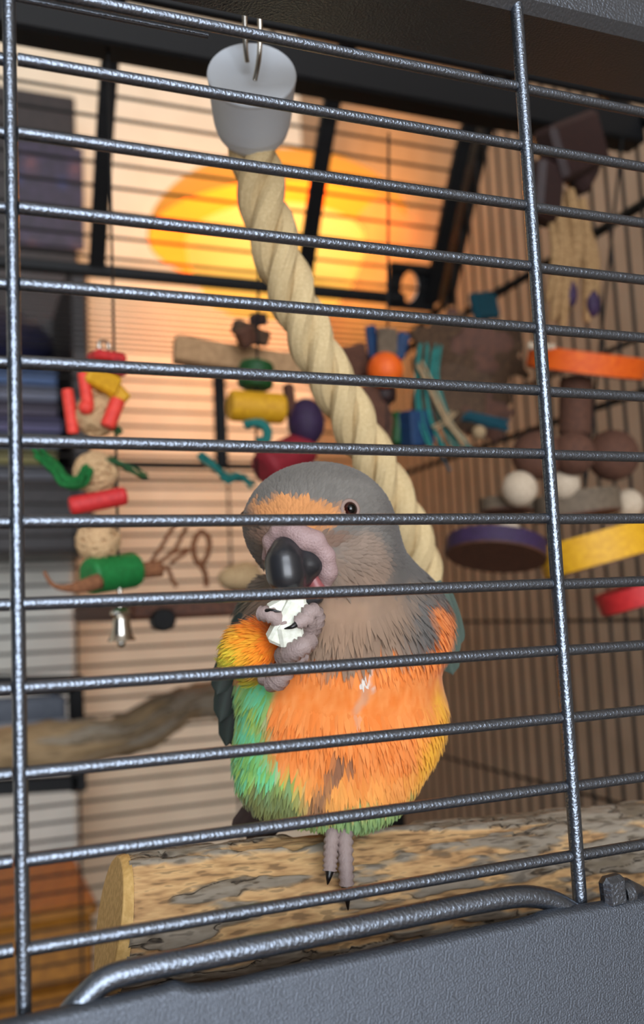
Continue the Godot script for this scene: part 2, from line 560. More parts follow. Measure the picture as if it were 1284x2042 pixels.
const BAR_PITCH := 0.016
func cage() -> void:
	var c := thing("bird_cage", "black powder-coated wire bird cage with a barred front door", "bird cage", Vector3(0.05, -0.5, -0.3))
	var coat: Material = M["black powder coat"]
	var wire: Material = M["black wire"]
	var dark: Material = M["dark frame"]
	# front bars: door section, then the panels on either side of it
	for k in range(0, 15):
		var y := -k * BAR_PITCH
		rod("bar", Vector3(0.0012, y, 0), Vector3(0.1238, y, 0), 0.00132, coat, c, 16)
		rod("bar", Vector3(0.1262, y - 0.0002, 0), Vector3(0.36, y - 0.0002, 0), 0.00132, coat, c, 16)
		rod("bar", Vector3(-0.25, y, -0.001), Vector3(-0.0013, y, -0.001), 0.00125, coat, c, 12)
	rod("door_post", Vector3(-0.00057, 0.03077, 0.00000), Vector3(0.00055, -0.21454, 0.00000), 0.00138, coat, c, 18)
	rod("door_post", Vector3(0.125, 0.03, 0.0006), Vector3(0.1245, -0.26, 0.0006), 0.00168, coat, c, 18)
	rod("hinge_pin", Vector3(-0.00591, 0.00008, -0.00400), Vector3(0.04303, 0.00012, -0.00400), 0.0006, coat, c, 10)
	# front head tube
	part("top_rail", bevel_box(Vector3(0.66, 0.03, 0.028), 0.0025), coat, c, at(Vector3(0.07, 0.0355, -0.011)))
	# skirt plate with a lowered middle edge
	plate(c)
	# bent door rod
	var rp := smooth_path([Vector3(0.00669, -0.20585, 0.00200), Vector3(0.01083, -0.20204, 0.00200), Vector3(0.01550, -0.19923, 0.00200), Vector3(0.02359, -0.19859, 0.00200), Vector3(0.03549, -0.19854, 0.00200), Vector3(0.05893, -0.19827, 0.00200), Vector3(0.08475, -0.19797, 0.00200), Vector3(0.10257, -0.19797, 0.00200), Vector3(0.11051, -0.19875, 0.00200), Vector3(0.11715, -0.20109, 0.00200), Vector3(0.12240, -0.20482, 0.00200)], 8)
	part("door_rod", tube(rp, 0.0024, 16), coat, c)
	# latch
	var la := part("latch", bevel_box(Vector3(0.00634, 0.00728, 0.004), 0.0012), coat, c, Transform3D(Basis(Vector3(0, 0, 1), 0.05), Vector3(0.13154, -0.20019, 0.00400)))
	part("latch_point", lathe([Vector2(0.0034, -0.0035), Vector2(0.0034, -0.001), Vector2(0.0008, 0.0035), Vector2(0, 0.0037)], 16), coat, la, Transform3D(Basis(Vector3(0, 0, 1), -PI / 2), Vector3(0.13831, -0.20184, 0.00200)))
	# side panel
	for k in 41:
		var z := -0.585 + k * 0.0142
		var top := side_top(z)
		rod("wire", Vector3(0.36, -0.46, z), Vector3(0.36, top, z), 0.0011, wire, c, 8)
	for r in [[0.0945, 0.0032, -0.59, -0.01], [-0.014, 0.0022, -0.59, -0.0], [-0.146, 0.0011, -0.59, 0.0], [-0.256, 0.0011, -0.59, 0.0], [0.018, 0.0016, -0.4, 0.0]]:
		rod("side_rail", Vector3(0.3615, r[0], r[2]), Vector3(0.3615, r[0], r[3]), r[1], dark, c, 10)
	# back panel
	for k in 41:
		var y := -0.45 + k * 0.0134
		rod("wire", Vector3(-0.25, y, -0.59), Vector3(0.36, y, -0.59), 0.0011, wire, c, 8)
	for q in [-0.17, 0.0815, 0.214]:
		rod("wire", Vector3(q, -0.45, -0.5915), Vector3(q, 0.098, -0.5915), 0.0011, wire, c, 8)
	rod("back_rail", Vector3(0.08, -0.0015, -0.588), Vector3(0.24, -0.0015, -0.588), 0.0034, dark, c)
	rod("back_rail", Vector3(0.08, -0.0145, -0.588), Vector3(0.24, -0.0145, -0.588), 0.0019, dark, c)
	block("back_stile", Vector3(0.2075, 0.045, -0.586), Vector3(0.011, 0.096, 0.006), dark, c)
	for x in [-0.25, 0.36]:
		block("corner_post", Vector3(x, -0.18, -0.59), Vector3(0.012, 0.58, 0.012), dark, c)
		block("corner_post", Vector3(x, -0.215, -0.012), Vector3(0.012, 0.53, 0.012), dark, c)
	# ledge between the back wall and the domed top
	for k in 12:
		var t := k / 12.0
		rod("wire", Vector3(-0.25, lerpf(0.096, 0.109, t), lerpf(-0.585, -0.455, t)), Vector3(0.36, lerpf(0.096, 0.109, t), lerpf(-0.585, -0.455, t)), 0.0008, wire, c, 8)
	rod("side_rail", Vector3(0.36, 0.096, -0.59), Vector3(0.36, 0.111, -0.45), 0.003, dark, c)
	# domed back of the top: rail, curved stiles, wires
	block("dome_rail", Vector3(0.0375, 0.1135, -0.45), Vector3(0.575, 0.0085, 0.008), dark, c)
	for x in [[0.0826, 0.0115], [0.2377, 0.0125], [0.349, 0.012], [-0.12, 0.012]]:
		curved_strip("dome_stile", x[0], x[1], 0.006, dark, c)
	curved_strip("dome_arch", 0.3635, 0.009, 0.012, dark, c)
	for k in range(1, 19):
		var p := dome(k / 19.0)
		rod("wire", Vector3(-0.25, p.y, p.x), Vector3(0.349, p.y, p.x), 0.0012, wire, c, 8)
	# corner plate with an oval hole
	var plate_at := Vector3(0.32835, 0.12326, -0.44700)
	var cg := CSGCombiner3D.new()
	cg.name = "corner_plate"
	c.add_child(cg)
	cg.global_transform = Transform3D(Basis.from_euler(Vector3(0.3, 0, 0)), plate_at)
	var b := CSGBox3D.new()
	b.name = "plate_sheet"
	b.size = Vector3(0.04193, 0.03628, 0.003)
	b.position.x = 0.00323
	b.material = dark
	cg.add_child(b)
	var h := CSGCylinder3D.new()
	h.name = "oval_hole"
	h.operation = CSGShape3D.OPERATION_SUBTRACTION
	h.radius = 0.00766
	h.height = 0.02
	h.sides = 24
	h.transform = Transform3D(Basis.from_euler(Vector3(PI / 2, 0, 0)) * Basis.from_scale(Vector3(1, 1, 1.55)), Vector3.ZERO)
	cg.add_child(h)
	# beam across the top from which the toys hang, and the sloping front of the roof
	part("roof_beam", bevel_box(Vector3(0.61, 0.0175, 0.016), 0.0015), dark, c, at(Vector3(0.055, 0.1365, -0.215)))
	for r in [[0.22, 0.004], [0.5, 0.0026], [0.72, 0.0022]]:
		rod("roof_rod", Vector3(-0.25, lerpf(0.045, 0.145, r[0]), lerpf(-0.022, -0.21, r[0])), Vector3(0.36, lerpf(0.045, 0.145, r[0]), lerpf(-0.022, -0.21, r[0])), r[1], dark, c)
	rod("roof_rod", Vector3(0.36, 0.045, -0.02), Vector3(0.36, 0.145, -0.215), 0.0045, dark, c)
	rod("roof_rod", Vector3(0.36, 0.145, -0.215), Vector3(0.36, 0.262, -0.3), 0.0045, dark, c)
	part("roof_ridge", bevel_box(Vector3(0.61, 0.014, 0.014), 0.0015), dark, c, at(Vector3(0.055, 0.268, -0.265)))
	# tray and legs
	part("tray", bevel_box(Vector3(0.63, 0.03, 0.62), 0.003), dark, c, at(Vector3(0.055, -0.475, -0.3)))
	for x in [-0.24, 0.35]:
		for z in [-0.58, -0.02]:
			block("stand_leg", Vector3(x, -0.82, z), Vector3(0.02, 0.66, 0.02), dark, c)

func side_top(z: float) -> float:
	if z < -0.455:
		return lerpf(0.096, 0.111, (z + 0.59) / 0.14)
	if z < -0.27:
		for k in 60:
			var p := dome(k / 59.0)
			if p.x >= z:
				return p.y
		return 0.262
	if z < -0.215:
		return lerpf(0.262, 0.145, (z + 0.3) / 0.085)
	return lerpf(0.145, 0.045, (z + 0.215) / 0.195)

func dome(t: float) -> Vector2:      # (z, y) along the curved back of the top
	var q := [Vector2(-0.45, 0.113), Vector2(-0.414, 0.172), Vector2(-0.376, 0.225), Vector2(-0.332, 0.255), Vector2(-0.265, 0.268)]
	var f := t * 4.0
	var k := mini(int(f), 3)
	var a: Vector2 = q[maxi(k - 1, 0)]
	var d: Vector2 = q[mini(k + 2, 4)]
	return q[k].cubic_interpolate(q[k + 1], a, d, f - k)

func curved_strip(called: String, x: float, w: float, d: float, m: Material, parent: Node3D) -> void:
	var s := Surf.new()
	for k in 16:
		var a := dome(k / 16.0)
		var b := dome((k + 1) / 16.0)
		var t := along(Vector3(x, a.y, a.x), Vector3(x, b.y, b.x))
		box_into(s, t, Vector3(w if absf(t.basis.x.x) > 0.5 else d, a.distance_to(b) * 1.06, d if absf(t.basis.x.x) > 0.5 else w), 0.0008)
	part(called, s.mesh(), m, parent)

func plate(c: Node3D) -> void:
	# outline in the plane of the sheet, z = 0.0045 .. 0.0070, rounded lip along the top edge
	var edge := smooth_path([Vector3(-0.02995, -0.20215, 0.00600), Vector3(-0.01217, -0.20196, 0.00600), Vector3(-0.00395, -0.20194, 0.00600), Vector3(0.01348, -0.20156, 0.00600), Vector3(0.02444, -0.20132, 0.00600), Vector3(0.02770, -0.20102, 0.00600), Vector3(0.03077, -0.20214, 0.00600), Vector3(0.03728, -0.20279, 0.00600), Vector3(0.04859, -0.20242, 0.00600), Vector3(0.07056, -0.20231, 0.00600), Vector3(0.09460, -0.20208, 0.00600), Vector3(0.10749, -0.20196, 0.00600), Vector3(0.11086, -0.20143, 0.00600), Vector3(0.11557, -0.20142, 0.00600), Vector3(0.12663, -0.20172, 0.00600), Vector3(0.13871, -0.20212, 0.00600), Vector3(0.17230, -0.20282, 0.00600), Vector3(0.31296, -0.20979, 0.00600)], 4)
	var s := Surf.new()
	var depth := 0.0040
	var prof := [Vector2(0, -0.09), Vector2(0, -0.0020), Vector2(-0.0007, -0.0007), Vector2(-0.0020, 0), Vector2(-0.0033, -0.0007), Vector2(-depth, -0.0020), Vector2(-depth, -0.09)]
	var rows := []
	for j in prof.size():
		var row := []
		var pj: Vector2 = prof[j]
		var nn: Vector3 = [Vector3(0, 0, 1), Vector3(0, 0.2, 0.95), Vector3(0, 0.8, 0.6), Vector3(0, 1, 0), Vector3(0, 0.8, -0.6), Vector3(0, 0.2, -0.95), Vector3(0, 0, -1)][j]
		for p in edge:
			row.append(s.put(Vector3(p.x, p.y + pj.y, p.z + pj.x), nn.normalized()))
		rows.append(row)
	for j in prof.size() - 1:
		for k in edge.size() - 1:
			s.quad(rows[j][k], rows[j][k + 1], rows[j + 1][k + 1], rows[j + 1][k])
	part("skirt_plate", s.mesh(), M["black coated sheet"], c)

# ------------------------------------------------------------------ log
func bark_image(w: int, h: int, seed_: int, light: Color, mid: Color, dark: Color, bare: Color) -> Array:
	var n1 := FastNoiseLite.new()
	n1.seed = seed_
	n1.frequency = 0.009
	n1.fractal_octaves = 5
	var n2 := FastNoiseLite.new()
	n2.seed = seed_ + 5
	n2.frequency = 0.036
	n2.fractal_octaves = 3
	var im := Image.create(w, h, false, Image.FORMAT_RGB8)
	var hm := Image.create(w, h, false, Image.FORMAT_RGB8)
	for y in h:
		var a := TAU * y / h
		var cy := cos(a) * h / TAU
		var cz := sin(a) * h / TAU
		for x in w:
			var p := n1.get_noise_3d(x * 0.16, cy * 1.1, cz * 1.1)
			var f := n2.get_noise_3d(x * 0.22, cy, cz)
			var g := n2.get_noise_3d(x * 0.5 + 900.0, cy * 2.2, cz * 2.2)
			var rough := smoothstep(-0.10, 0.04, p + f * 0.45)       # where bark still clings
			var crack := smoothstep(0.05, 0.0, absf(f + 0.05)) * rough
			var c := bare.lerp(light, clampf(0.5 + g * 1.6, 0.0, 1.0)).lerp(mid.lerp(Color(0.62, 0.58, 0.52), clampf(0.35 + f * 1.5 + g, 0.0, 0.8)), rough)
			c = c.lerp(dark, clampf(crack * 0.8 + smoothstep(0.25, 0.5, absf(g)) * 0.3, 0.0, 1.0))
			im.set_pixel(x, y, c)
			var hh := 0.35 + rough * 0.35 + f * 0.25 * rough - crack * 0.35 + g * 0.12
			hm.set_pixel(x, y, Color(hh, hh, hh))
	return [ImageTexture.create_from_image(im), ImageTexture.create_from_image(hm), hm]

func log_perch() -> void:
	var axis_a := Vector3(0.0275, -0.2092, -0.062)
	var axis_b := Vector3(0.345, -0.2215, -0.06)
	var o := thing("log_perch", "thick wooden log perch with flaking bark under the parrot's foot", "perch", axis_a)
	var b := bark_image(1536, 512, 11, Color(0.86, 0.70, 0.49), Color(0.47, 0.42, 0.35), Color(0.17, 0.14, 0.11), Color(0.72, 0.56, 0.38))
	var m := mat("log bark", Color.WHITE, 0.9)
	m.albedo_texture = b[0]
	m.heightmap_enabled = true
	m.heightmap_texture = b[1]
	m.heightmap_scale = 0.08
	var hm: Image = b[2]
	var s := Surf.new()
	var nu := 300
	var nv := 110
	var d := axis_b - axis_a
	var dir := d.normalized()
	var up := Vector3(0, 0, 1).cross(dir).normalized()
	var fw := dir.cross(up)
	var pos := func(u: float, a: float) -> Vector3:
		var hh := hm.get_pixel(clampi(int(u * 1535), 0, 1535), posmod(int(a / TAU * 512), 512)).r
		var r := 0.0165 + (hh - 0.5) * 0.0030 + sin(a * 3 + u * 4) * 0.0003 + sin(u * 9.0) * 0.0004
		var along_ := u * d.length()
		# oblique, bevelled sawn end at u = 0
		along_ += maxf(0.0, 0.030 - u * d.length()) / 0.030 * (sin(a) * 0.0018 + 0.0)
		return axis_a + dir * along_ + (up * sin(a) + fw * cos(a)) * r
	var rows := []
	for k in nu + 1:
		var row := []
		for j in nv + 1:
			var u := float(k) / nu
			var a := TAU * j / nv
			var e := 0.002
			var du: Vector3 = pos.call(minf(u + e, 1.0), a) - pos.call(maxf(u - e, 0.0), a)
			var da: Vector3 = pos.call(u, a + 0.05) - pos.call(u, a - 0.05)
			var nn := da.cross(du).normalized()
			var rad: Vector3 = up * sin(a) + fw * cos(a)
			if nn.dot(rad) < 0.0:
				nn = -nn
			row.append(s.put(pos.call(u, a), (nn + rad * 0.6).normalized(), Vector2(u, a / TAU)))
		rows.append(row)
	for k in nu:
		for j in nv:
			s.quad(rows[k][j], rows[k][j + 1], rows[k + 1][j + 1], rows[k + 1][j])
	part("log", s.mesh(), m, o)
	# sawn end: a bevelled ring and the cut face
	var wood := mottled("sawn wood", Color(0.78, 0.62, 0.36), Color(0.86, 0.71, 0.45), 60.0, 0.75)
	var es := Surf.new()
	var rings := [[0.0168, 0.0006], [0.0166, -0.0004], [0.0163, -0.0012], [0.0157, -0.0017], [0.0, -0.0017]]
	var er := []
	for q in rings:
		var row := []
		for j in nv + 1:
			var a := TAU * j / nv
			var rad: Vector3 = up * sin(a) + fw * cos(a)
			var nrm: Vector3 = (rad * (1.0 if q[1] > -0.0015 else 0.0) - dir * (0.1 if q[1] > -0.0015 else 1.0)).normalized()
			row.append(es.put(axis_a + dir * (q[1] + sin(a) * q[0] / 0.0168 * 0.0018 - (1.0 - sin(a) * q[0] / 0.0168) * (0.0008 if q[1] < -0.001 else 0.0)) + rad * q[0], nrm))
		er.append(row)
	for k in 4:
		for j in nv:
			es.quad(er[k][j], er[k][j + 1], er[k + 1][j + 1], er[k + 1][j])
	part("sawn_end", es.mesh(), wood, o, Transform3D.IDENTITY, "pale sawn end of the log")

# ------------------------------------------------------------------ parrot
const KPX := 0.14188      # mm per photo pixel at the bird, to read the plumage map below
func lin(r: int, g: int, b: int) -> Color:
	return Color8(r, g, b).srgb_to_linear()

var pn := FastNoiseLite.new()
func sm(a: float, b: float, x: float) -> float:
	return smoothstep(a, b, x)

func spot(x: float, y: float, cx: float, cy: float, rx: float, ry: float) -> float:      # 1 in the middle of a patch, 0 outside
	var d := Vector2((x - cx) / rx, (y - cy) / ry).length()
	return 1.0 - smoothstep(0.65, 1.1, d)

func plumage(p: Vector3) -> Color:      # p in bird space (mm, z towards the front): the colour of the feathers that grow there
	var n := pn.get_noise_3d(p.x * 6, p.y * 4, p.z * 6)
	var n2 := pn.get_noise_3d(p.x * 22 + 50, p.y * 9, p.z * 22)
	var x := map_x(p) + n * 16.0
	var y := map_y(p) + n * 26.0
	var back := 1.0 - sm(-6.0, 2.0, p.z)
	var c := lin(112, 108, 102)
	# head: grey crown, warmer face and throat
	c = c.lerp(lin(128, 112, 98), sm(1090, 1150, y))
	c = c.lerp(lin(92, 88, 84), sm(735, 800, x) * (1.0 - sm(1150, 1200, y)))
	c = c.lerp(lin(78, 66, 54), spot(x, y, 505, 1090, 40, 60))
	c = c.lerp(lin(208, 142, 86), spot(x, y, 592, 1024, 100, 30) * 0.9)
	c = c.lerp(lin(120, 92, 76), spot(x, y, 600, 1072, 110, 26) * 0.8)
	c = c.lerp(lin(146, 122, 104), spot(x, y, 720, 1120, 60, 60) * 0.6)
	# bib
	var bib := sm(1165, 1190, y)
	c = c.lerp(lin(134, 112, 94), bib)
	c = c.lerp(lin(96, 92, 88), bib * sm(780, 840, x))
	c = c.lerp(lin(158, 128, 104), spot(x, y, 690, 1235, 60, 45) * 0.5)
	# orange breast and belly
	var edge := 1312.0 - 60.0 * sm(800, 870, x) + 10.0 * sin(x * 0.03)
	var orange := maxf(sm(edge - 16, edge + 16, y), sm(842, 862, x - (y - 1200) * 0.02) * sm(1185, 1205, y))
	var oc := lin(228, 122, 52).lerp(lin(228, 142, 78), clampf(0.5 + n2 * 0.8, 0, 1))
	oc = oc.lerp(lin(236, 176, 52), sm(840, 890, x + (y - 1380) * 0.25) * sm(1330, 1420, y) * 0.85)
	oc = oc.lerp(lin(232, 165, 84), sm(1500, 1580, y) * 0.6)
	c = c.lerp(oc, orange)
	# green flank on one side, green vent
	var gline := 560.0 - 20.0 * sm(1330, 1420, y) + 70.0 * sm(1480, 1580, y)
	var green := sm(1325, 1350, y) * (1.0 - sm(gline - 22, gline + 18, x))
	green = maxf(green, sm(1575, 1615, y + (x - 700) * 0.10))
	var gc := lin(122, 182, 98).lerp(lin(104, 196, 148), clampf(0.5 + n2 * 2.2, 0, 1))
	gc = gc.lerp(lin(168, 186, 74), clampf(n * 2.0, 0, 0.7))
	gc = gc.lerp(lin(146, 168, 106), sm(1530, 1610, y) * 0.8)
	c = c.lerp(gc, green)
	c = c.lerp(lin(112, 104, 62), spot(x, y, 540, 1590, 70, 50) * 0.75)
	# the parting down the belly and a pale fleck of down
	var part_d := Vector2(x, y).distance_to(Geometry2D.get_closest_point_to_segment(Vector2(x, y), Vector2(682, 1498), Vector2(622, 1600)))
	c = c.lerp(lin(120, 92, 74), (1.0 - sm(6.0, 24.0, part_d)) * 0.85)
	part_d = Vector2(x, y).distance_to(Geometry2D.get_closest_point_to_segment(Vector2(x, y), Vector2(732, 1345), Vector2(712, 1420)))
	c = c.lerp(lin(196, 150, 120), (1.0 - sm(3.0, 14.0, part_d)) * 0.7)
	c = c.lerp(lin(214, 206, 196), spot(x, y, 732, 1348, 13, 20))
	# back and shoulders
	c = c.lerp(lin(44, 56, 44), back * sm(1140, 1200, y))
	var k := 1.0 + n2 * 0.10 + n * 0.12
	return Color(c.r * k, c.g * k, c.b * k)

func parrot() -> void:
	pn.seed = 4
	pn.frequency = 0.02
	pn.fractal_octaves = 3
	var o := thing("parrot", "small grey-headed parrot with orange belly holding food in its raised foot", "parrot")
	o.transform = Transform3D(Vector3(0.928431, -0.045538, 0.368703), Vector3(0.002799, 0.993288, 0.115632), Vector3(-0.371494, -0.106325, 0.922327), Vector3(0.08762, -0.14367, -0.05600))
	var f := Field.new()
	f.soft = 7.0
	f.ell(Vector3(3.12, -16.32, 0.00), Vector3(29.37, 28.38, 25.00))                     # belly
	f.ell(Vector3(-12.65, -30.40, 3.00), Vector3(14.19, 14.90, 17.00))                     # thigh and flank
	f.ell(Vector3(4.18, -33.20, 3.00), Vector3(17.74, 14.90, 18.00))                     # vent
	f.ell(Vector3(5.55, 5.50, 4.00), Vector3(26.39, 17.74, 22.00))                     # breast
	f.ell(Vector3(19.82, 7.56, -8.00), Vector3(14.90, 16.32, 15.00))                    # shoulder
	f.ell(Vector3(-16.40, -0.05, -10.00), Vector3(12.49, 21.28, 14.00))                    # other shoulder
	f.cap(Vector3(7.72, 15.09, 2.00), Vector3(-0.02, 32.69, 2.00), 18.44, 15.89)   # neck
	f.ell(Vector3(-3.65, 36.15, 8.00), Vector3(20.43, 17.03, 19.00))                     # head
	f.cap(Vector3(2.59, 27.54, 12.00), Vector3(-5.51, 31.66, 14.00), 13.05, 9.93)   # cheeks
	body_field = f
	var s := Surf.new()
	f.mesh_into(s, 0.9, 0.001, plumage)
	var skin := mat("plumage", Color.WHITE, 0.85)
	skin.vertex_color_use_as_albedo = true
	skin.rim_enabled = true
	skin.rim = 0.25
	skin.rim_tint = 0.6
	skin.metallic_specular = 0.25
	var xf := o.transform
	part("body", s.mesh(), skin, o, xf)
	feathers(o, s, skin, xf)
	# raised thigh: a tuft of orange and yellow feathers
	var tf := Field.new()
	tf.soft = 5.0
	tf.ell(Vector3(-20.57, 4.21, 19.00), Vector3(6.81, 5.39, 6.00))
	tf.cap(Vector3(-20.57, 4.21, 19.00), Vector3(-26.12, 0.84, 16.00), 5.11, 2.55)
	tf.cap(Vector3(-19.46, -3.24, 6.00), Vector3(-20.79, 3.10, 16.00), 5.68, 5.11)
	var ts := Surf.new()
	tf.mesh_into(ts, 0.6, 0.001, func(p: Vector3) -> Color:
		var t := clampf((map_x(p) - 450.0 - (map_y(p) - 1290.0) * 0.8) / 95.0 + pn.get_noise_3d(p.x * 15, p.y * 15, 0) * 0.5, 0, 1)
		return lin(206, 196, 60).lerp(lin(240, 128, 36), t))
	var th := part("thigh_tuft", ts.mesh(), skin, o, xf, "orange and yellow feathered thigh of the raised leg")
	tuft(th, xf, ts)
	beak(o, xf)
	for e in [[on(697, 1016, -0.6), 1.0], [bp(492, 1030, 6.0), -1.0]]:
		var p: Vector3 = e[0]
		var outv := (p - Vector3(-3.66, 36.12, 6.00)).normalized()
		var fr := along(Vector3.ZERO, outv)
		var ring := Surf.new()
		var pts := PackedVector3Array()
		for j in 25:
			pts.append((fr.basis.x * cos(TAU * j / 24.0) + fr.basis.z * sin(TAU * j / 24.0)) * 0.00225)
		tube_into(ring, pts, 0.00062, 8, false)
		var er := part("eye_ring", ring.mesh(), mat("eye skin", Color(0.56, 0.47, 0.43), 0.7), o, xf * at(p * 0.001 + outv * 0.0002))
		var iris := SphereMesh.new()
		iris.radius = 0.0022
		iris.height = 0.0044
		part("iris", iris, mat("iris", Color(0.18, 0.06, 0.04), 0.12), er, xf * at(p * 0.001 - outv * 0.0005))
		var pu := SphereMesh.new()
		pu.radius = 0.0016
		pu.height = 0.0032
		part("pupil", pu, mat("pupil", Color(0.01, 0.01, 0.012), 0.08), er, xf * at(p * 0.001 + outv * 0.0003))
	wings(o, xf)
	feet(o, xf)

func feather_mesh(curl: float) -> ArrayMesh:      # unit feather: root at 0, tip at +y, front +z
	var s := Surf.new()
	var rows := []
	var ws := [0.10, 0.36, 0.50, 0.46, 0.28, 0.04]
	for k in 6:
		var t := k / 5.0
		var y := t
		var z := 0.10 + curl * sin(t * PI * 0.9)
		var row := []
		for j in 3:
			var x: float = (j - 1) * ws[k]
			row.append(s.put(Vector3(x, y, z - absf(x) * 0.25), Vector3((j - 1) * 0.35, 0.1, 1).normalized()))
		rows.append(row)
	for k in 5:
		for j in 2:
			s.quad(rows[k][j], rows[k][j + 1], rows[k + 1][j + 1], rows[k + 1][j])
	return s.mesh()

func multi(called: String, mesh: Mesh, m: Material, xfs: Array, cols: Array, parent: Node3D, xf: Transform3D) -> void:
	var mm := MultiMesh.new()
	mm.transform_format = MultiMesh.TRANSFORM_3D
	mm.use_colors = true
	mm.mesh = mesh
	mm.instance_count = xfs.size()
	for k in xfs.size():
		mm.set_instance_transform(k, xfs[k])
		mm.set_instance_color(k, cols[k])
	var o := MultiMeshInstance3D.new()
	o.name = numbered(called, parent)
	o.multimesh = mm
	o.material_override = m
	parent.add_child(o)
	o.transform = parent.global_transform.affine_inverse() * xf
	o.set_meta("kind", "stuff")

func feathers(o: Node3D, s: Surf, m: Material, xf: Transform3D) -> void:
	var xfs := []
	var cols := []
	var face := on(590, 1100)
	var eye := on(697, 1016)
	for k in s.v.size():
		var p := s.v[k] * 1000.0
		var nn := s.n[k]
		if p.z < -16.0:
			continue
		var py := map_y(p)
		var px := map_x(p)
		var headness := 1.0 - sm(1080, 1200, py)
		if rng.randf() > lerpf(0.42, 0.62, headness):
			continue
		if Vector2((px - 592.0) / 70.0, (py - 1116.0) / 62.0).length() < 1.0 and p.z > 8.0:      # bare skin and beak
			continue
		if p.distance_to(eye) < 3.0:
			continue
		var flow := (p - face).normalized() * headness + Vector3((px - 680.0) * 0.0012, -1.0, -0.25) * (1.0 - headness)
		flow += Vector3(rng.randf_range(-1, 1), rng.randf_range(-1, 1), rng.randf_range(-1, 1)) * 0.16
		flow = (flow - nn * flow.dot(nn))
		if flow.length() < 0.02:
			continue
		flow = flow.normalized()
		var len_ := lerpf(rng.randf_range(5.5, 8.5), rng.randf_range(1.8, 2.8), headness)
		var wide := lerpf(rng.randf_range(0.9, 1.5), rng.randf_range(0.9, 1.3), headness)
		var y := (flow + nn * 0.06).normalized()
		var x := y.cross(nn).normalized()
		var z := x.cross(y)
		var c := plumage(p + flow * len_ * 0.2)
		var g := rng.randf_range(0.95, 1.06)
		xfs.append(Transform3D(Basis(x * wide * 0.001, y * len_ * 0.001, z * lerpf(0.0004, 0.0011, headness)), p * 0.001 - nn * 0.0002))
		cols.append(Color(c.r * g, c.g * g, c.b * g))
	multi("body_feathers", feather_mesh(0.22), m, xfs, cols, o, xf)

func tuft(th: Node3D, xf: Transform3D, ts: Surf) -> void:
	var xfs := []
	var cols := []
	for k in ts.v.size():
		var nn := ts.n[k]
		if nn.z < -0.3 or rng.randf() > 0.5:
			continue
		var flow := Vector3(-0.86, -0.42, -0.1) + Vector3(rng.randf_range(-1, 1), rng.randf_range(-1, 1), 0) * 0.12
		flow = (flow - nn * flow.dot(nn))
		if flow.length() < 0.1:
			continue
		var y := (flow.normalized() + nn * 0.10).normalized()
		var x := y.cross(nn).normalized()
		xfs.append(Transform3D(Basis(x * 0.0009, y * rng.randf_range(0.0034, 0.0056), x.cross(y) * 0.0007), ts.v[k] - nn * 0.0002))
		cols.append(ts.c[k] * rng.randf_range(0.93, 1.06))
	multi("tuft_feathers", feather_mesh(0.2), M["plumage"], xfs, cols, th, xf)

var body_field: Field
func bp(x: float, y: float, w: float) -> Vector3:
	var s := KPX * (1.0 - w / 259.8)
	return Vector3((x - 642.0) * s - 18.0 * KPX, (1021.0 - y) * s + 279.0 * KPX, w)

func map_x(p: Vector3) -> float:
	return 642.0 + (p.x + 18.0 * KPX) / (KPX * (1.0 - p.z / 259.8))
func map_y(p: Vector3) -> float:
	return 1021.0 - (p.y - 279.0 * KPX) / (KPX * (1.0 - p.z / 259.8))

func on(x: float, y: float, lift := 0.0) -> Vector3:      # the body's front surface at a place of the plumage map, raised by lift mm
	var w := 42.0
	while w > -20.0 and body_field.at(bp(x, y, w)) > 0.0:
		w -= 0.4
	return bp(x, y, w + lift)

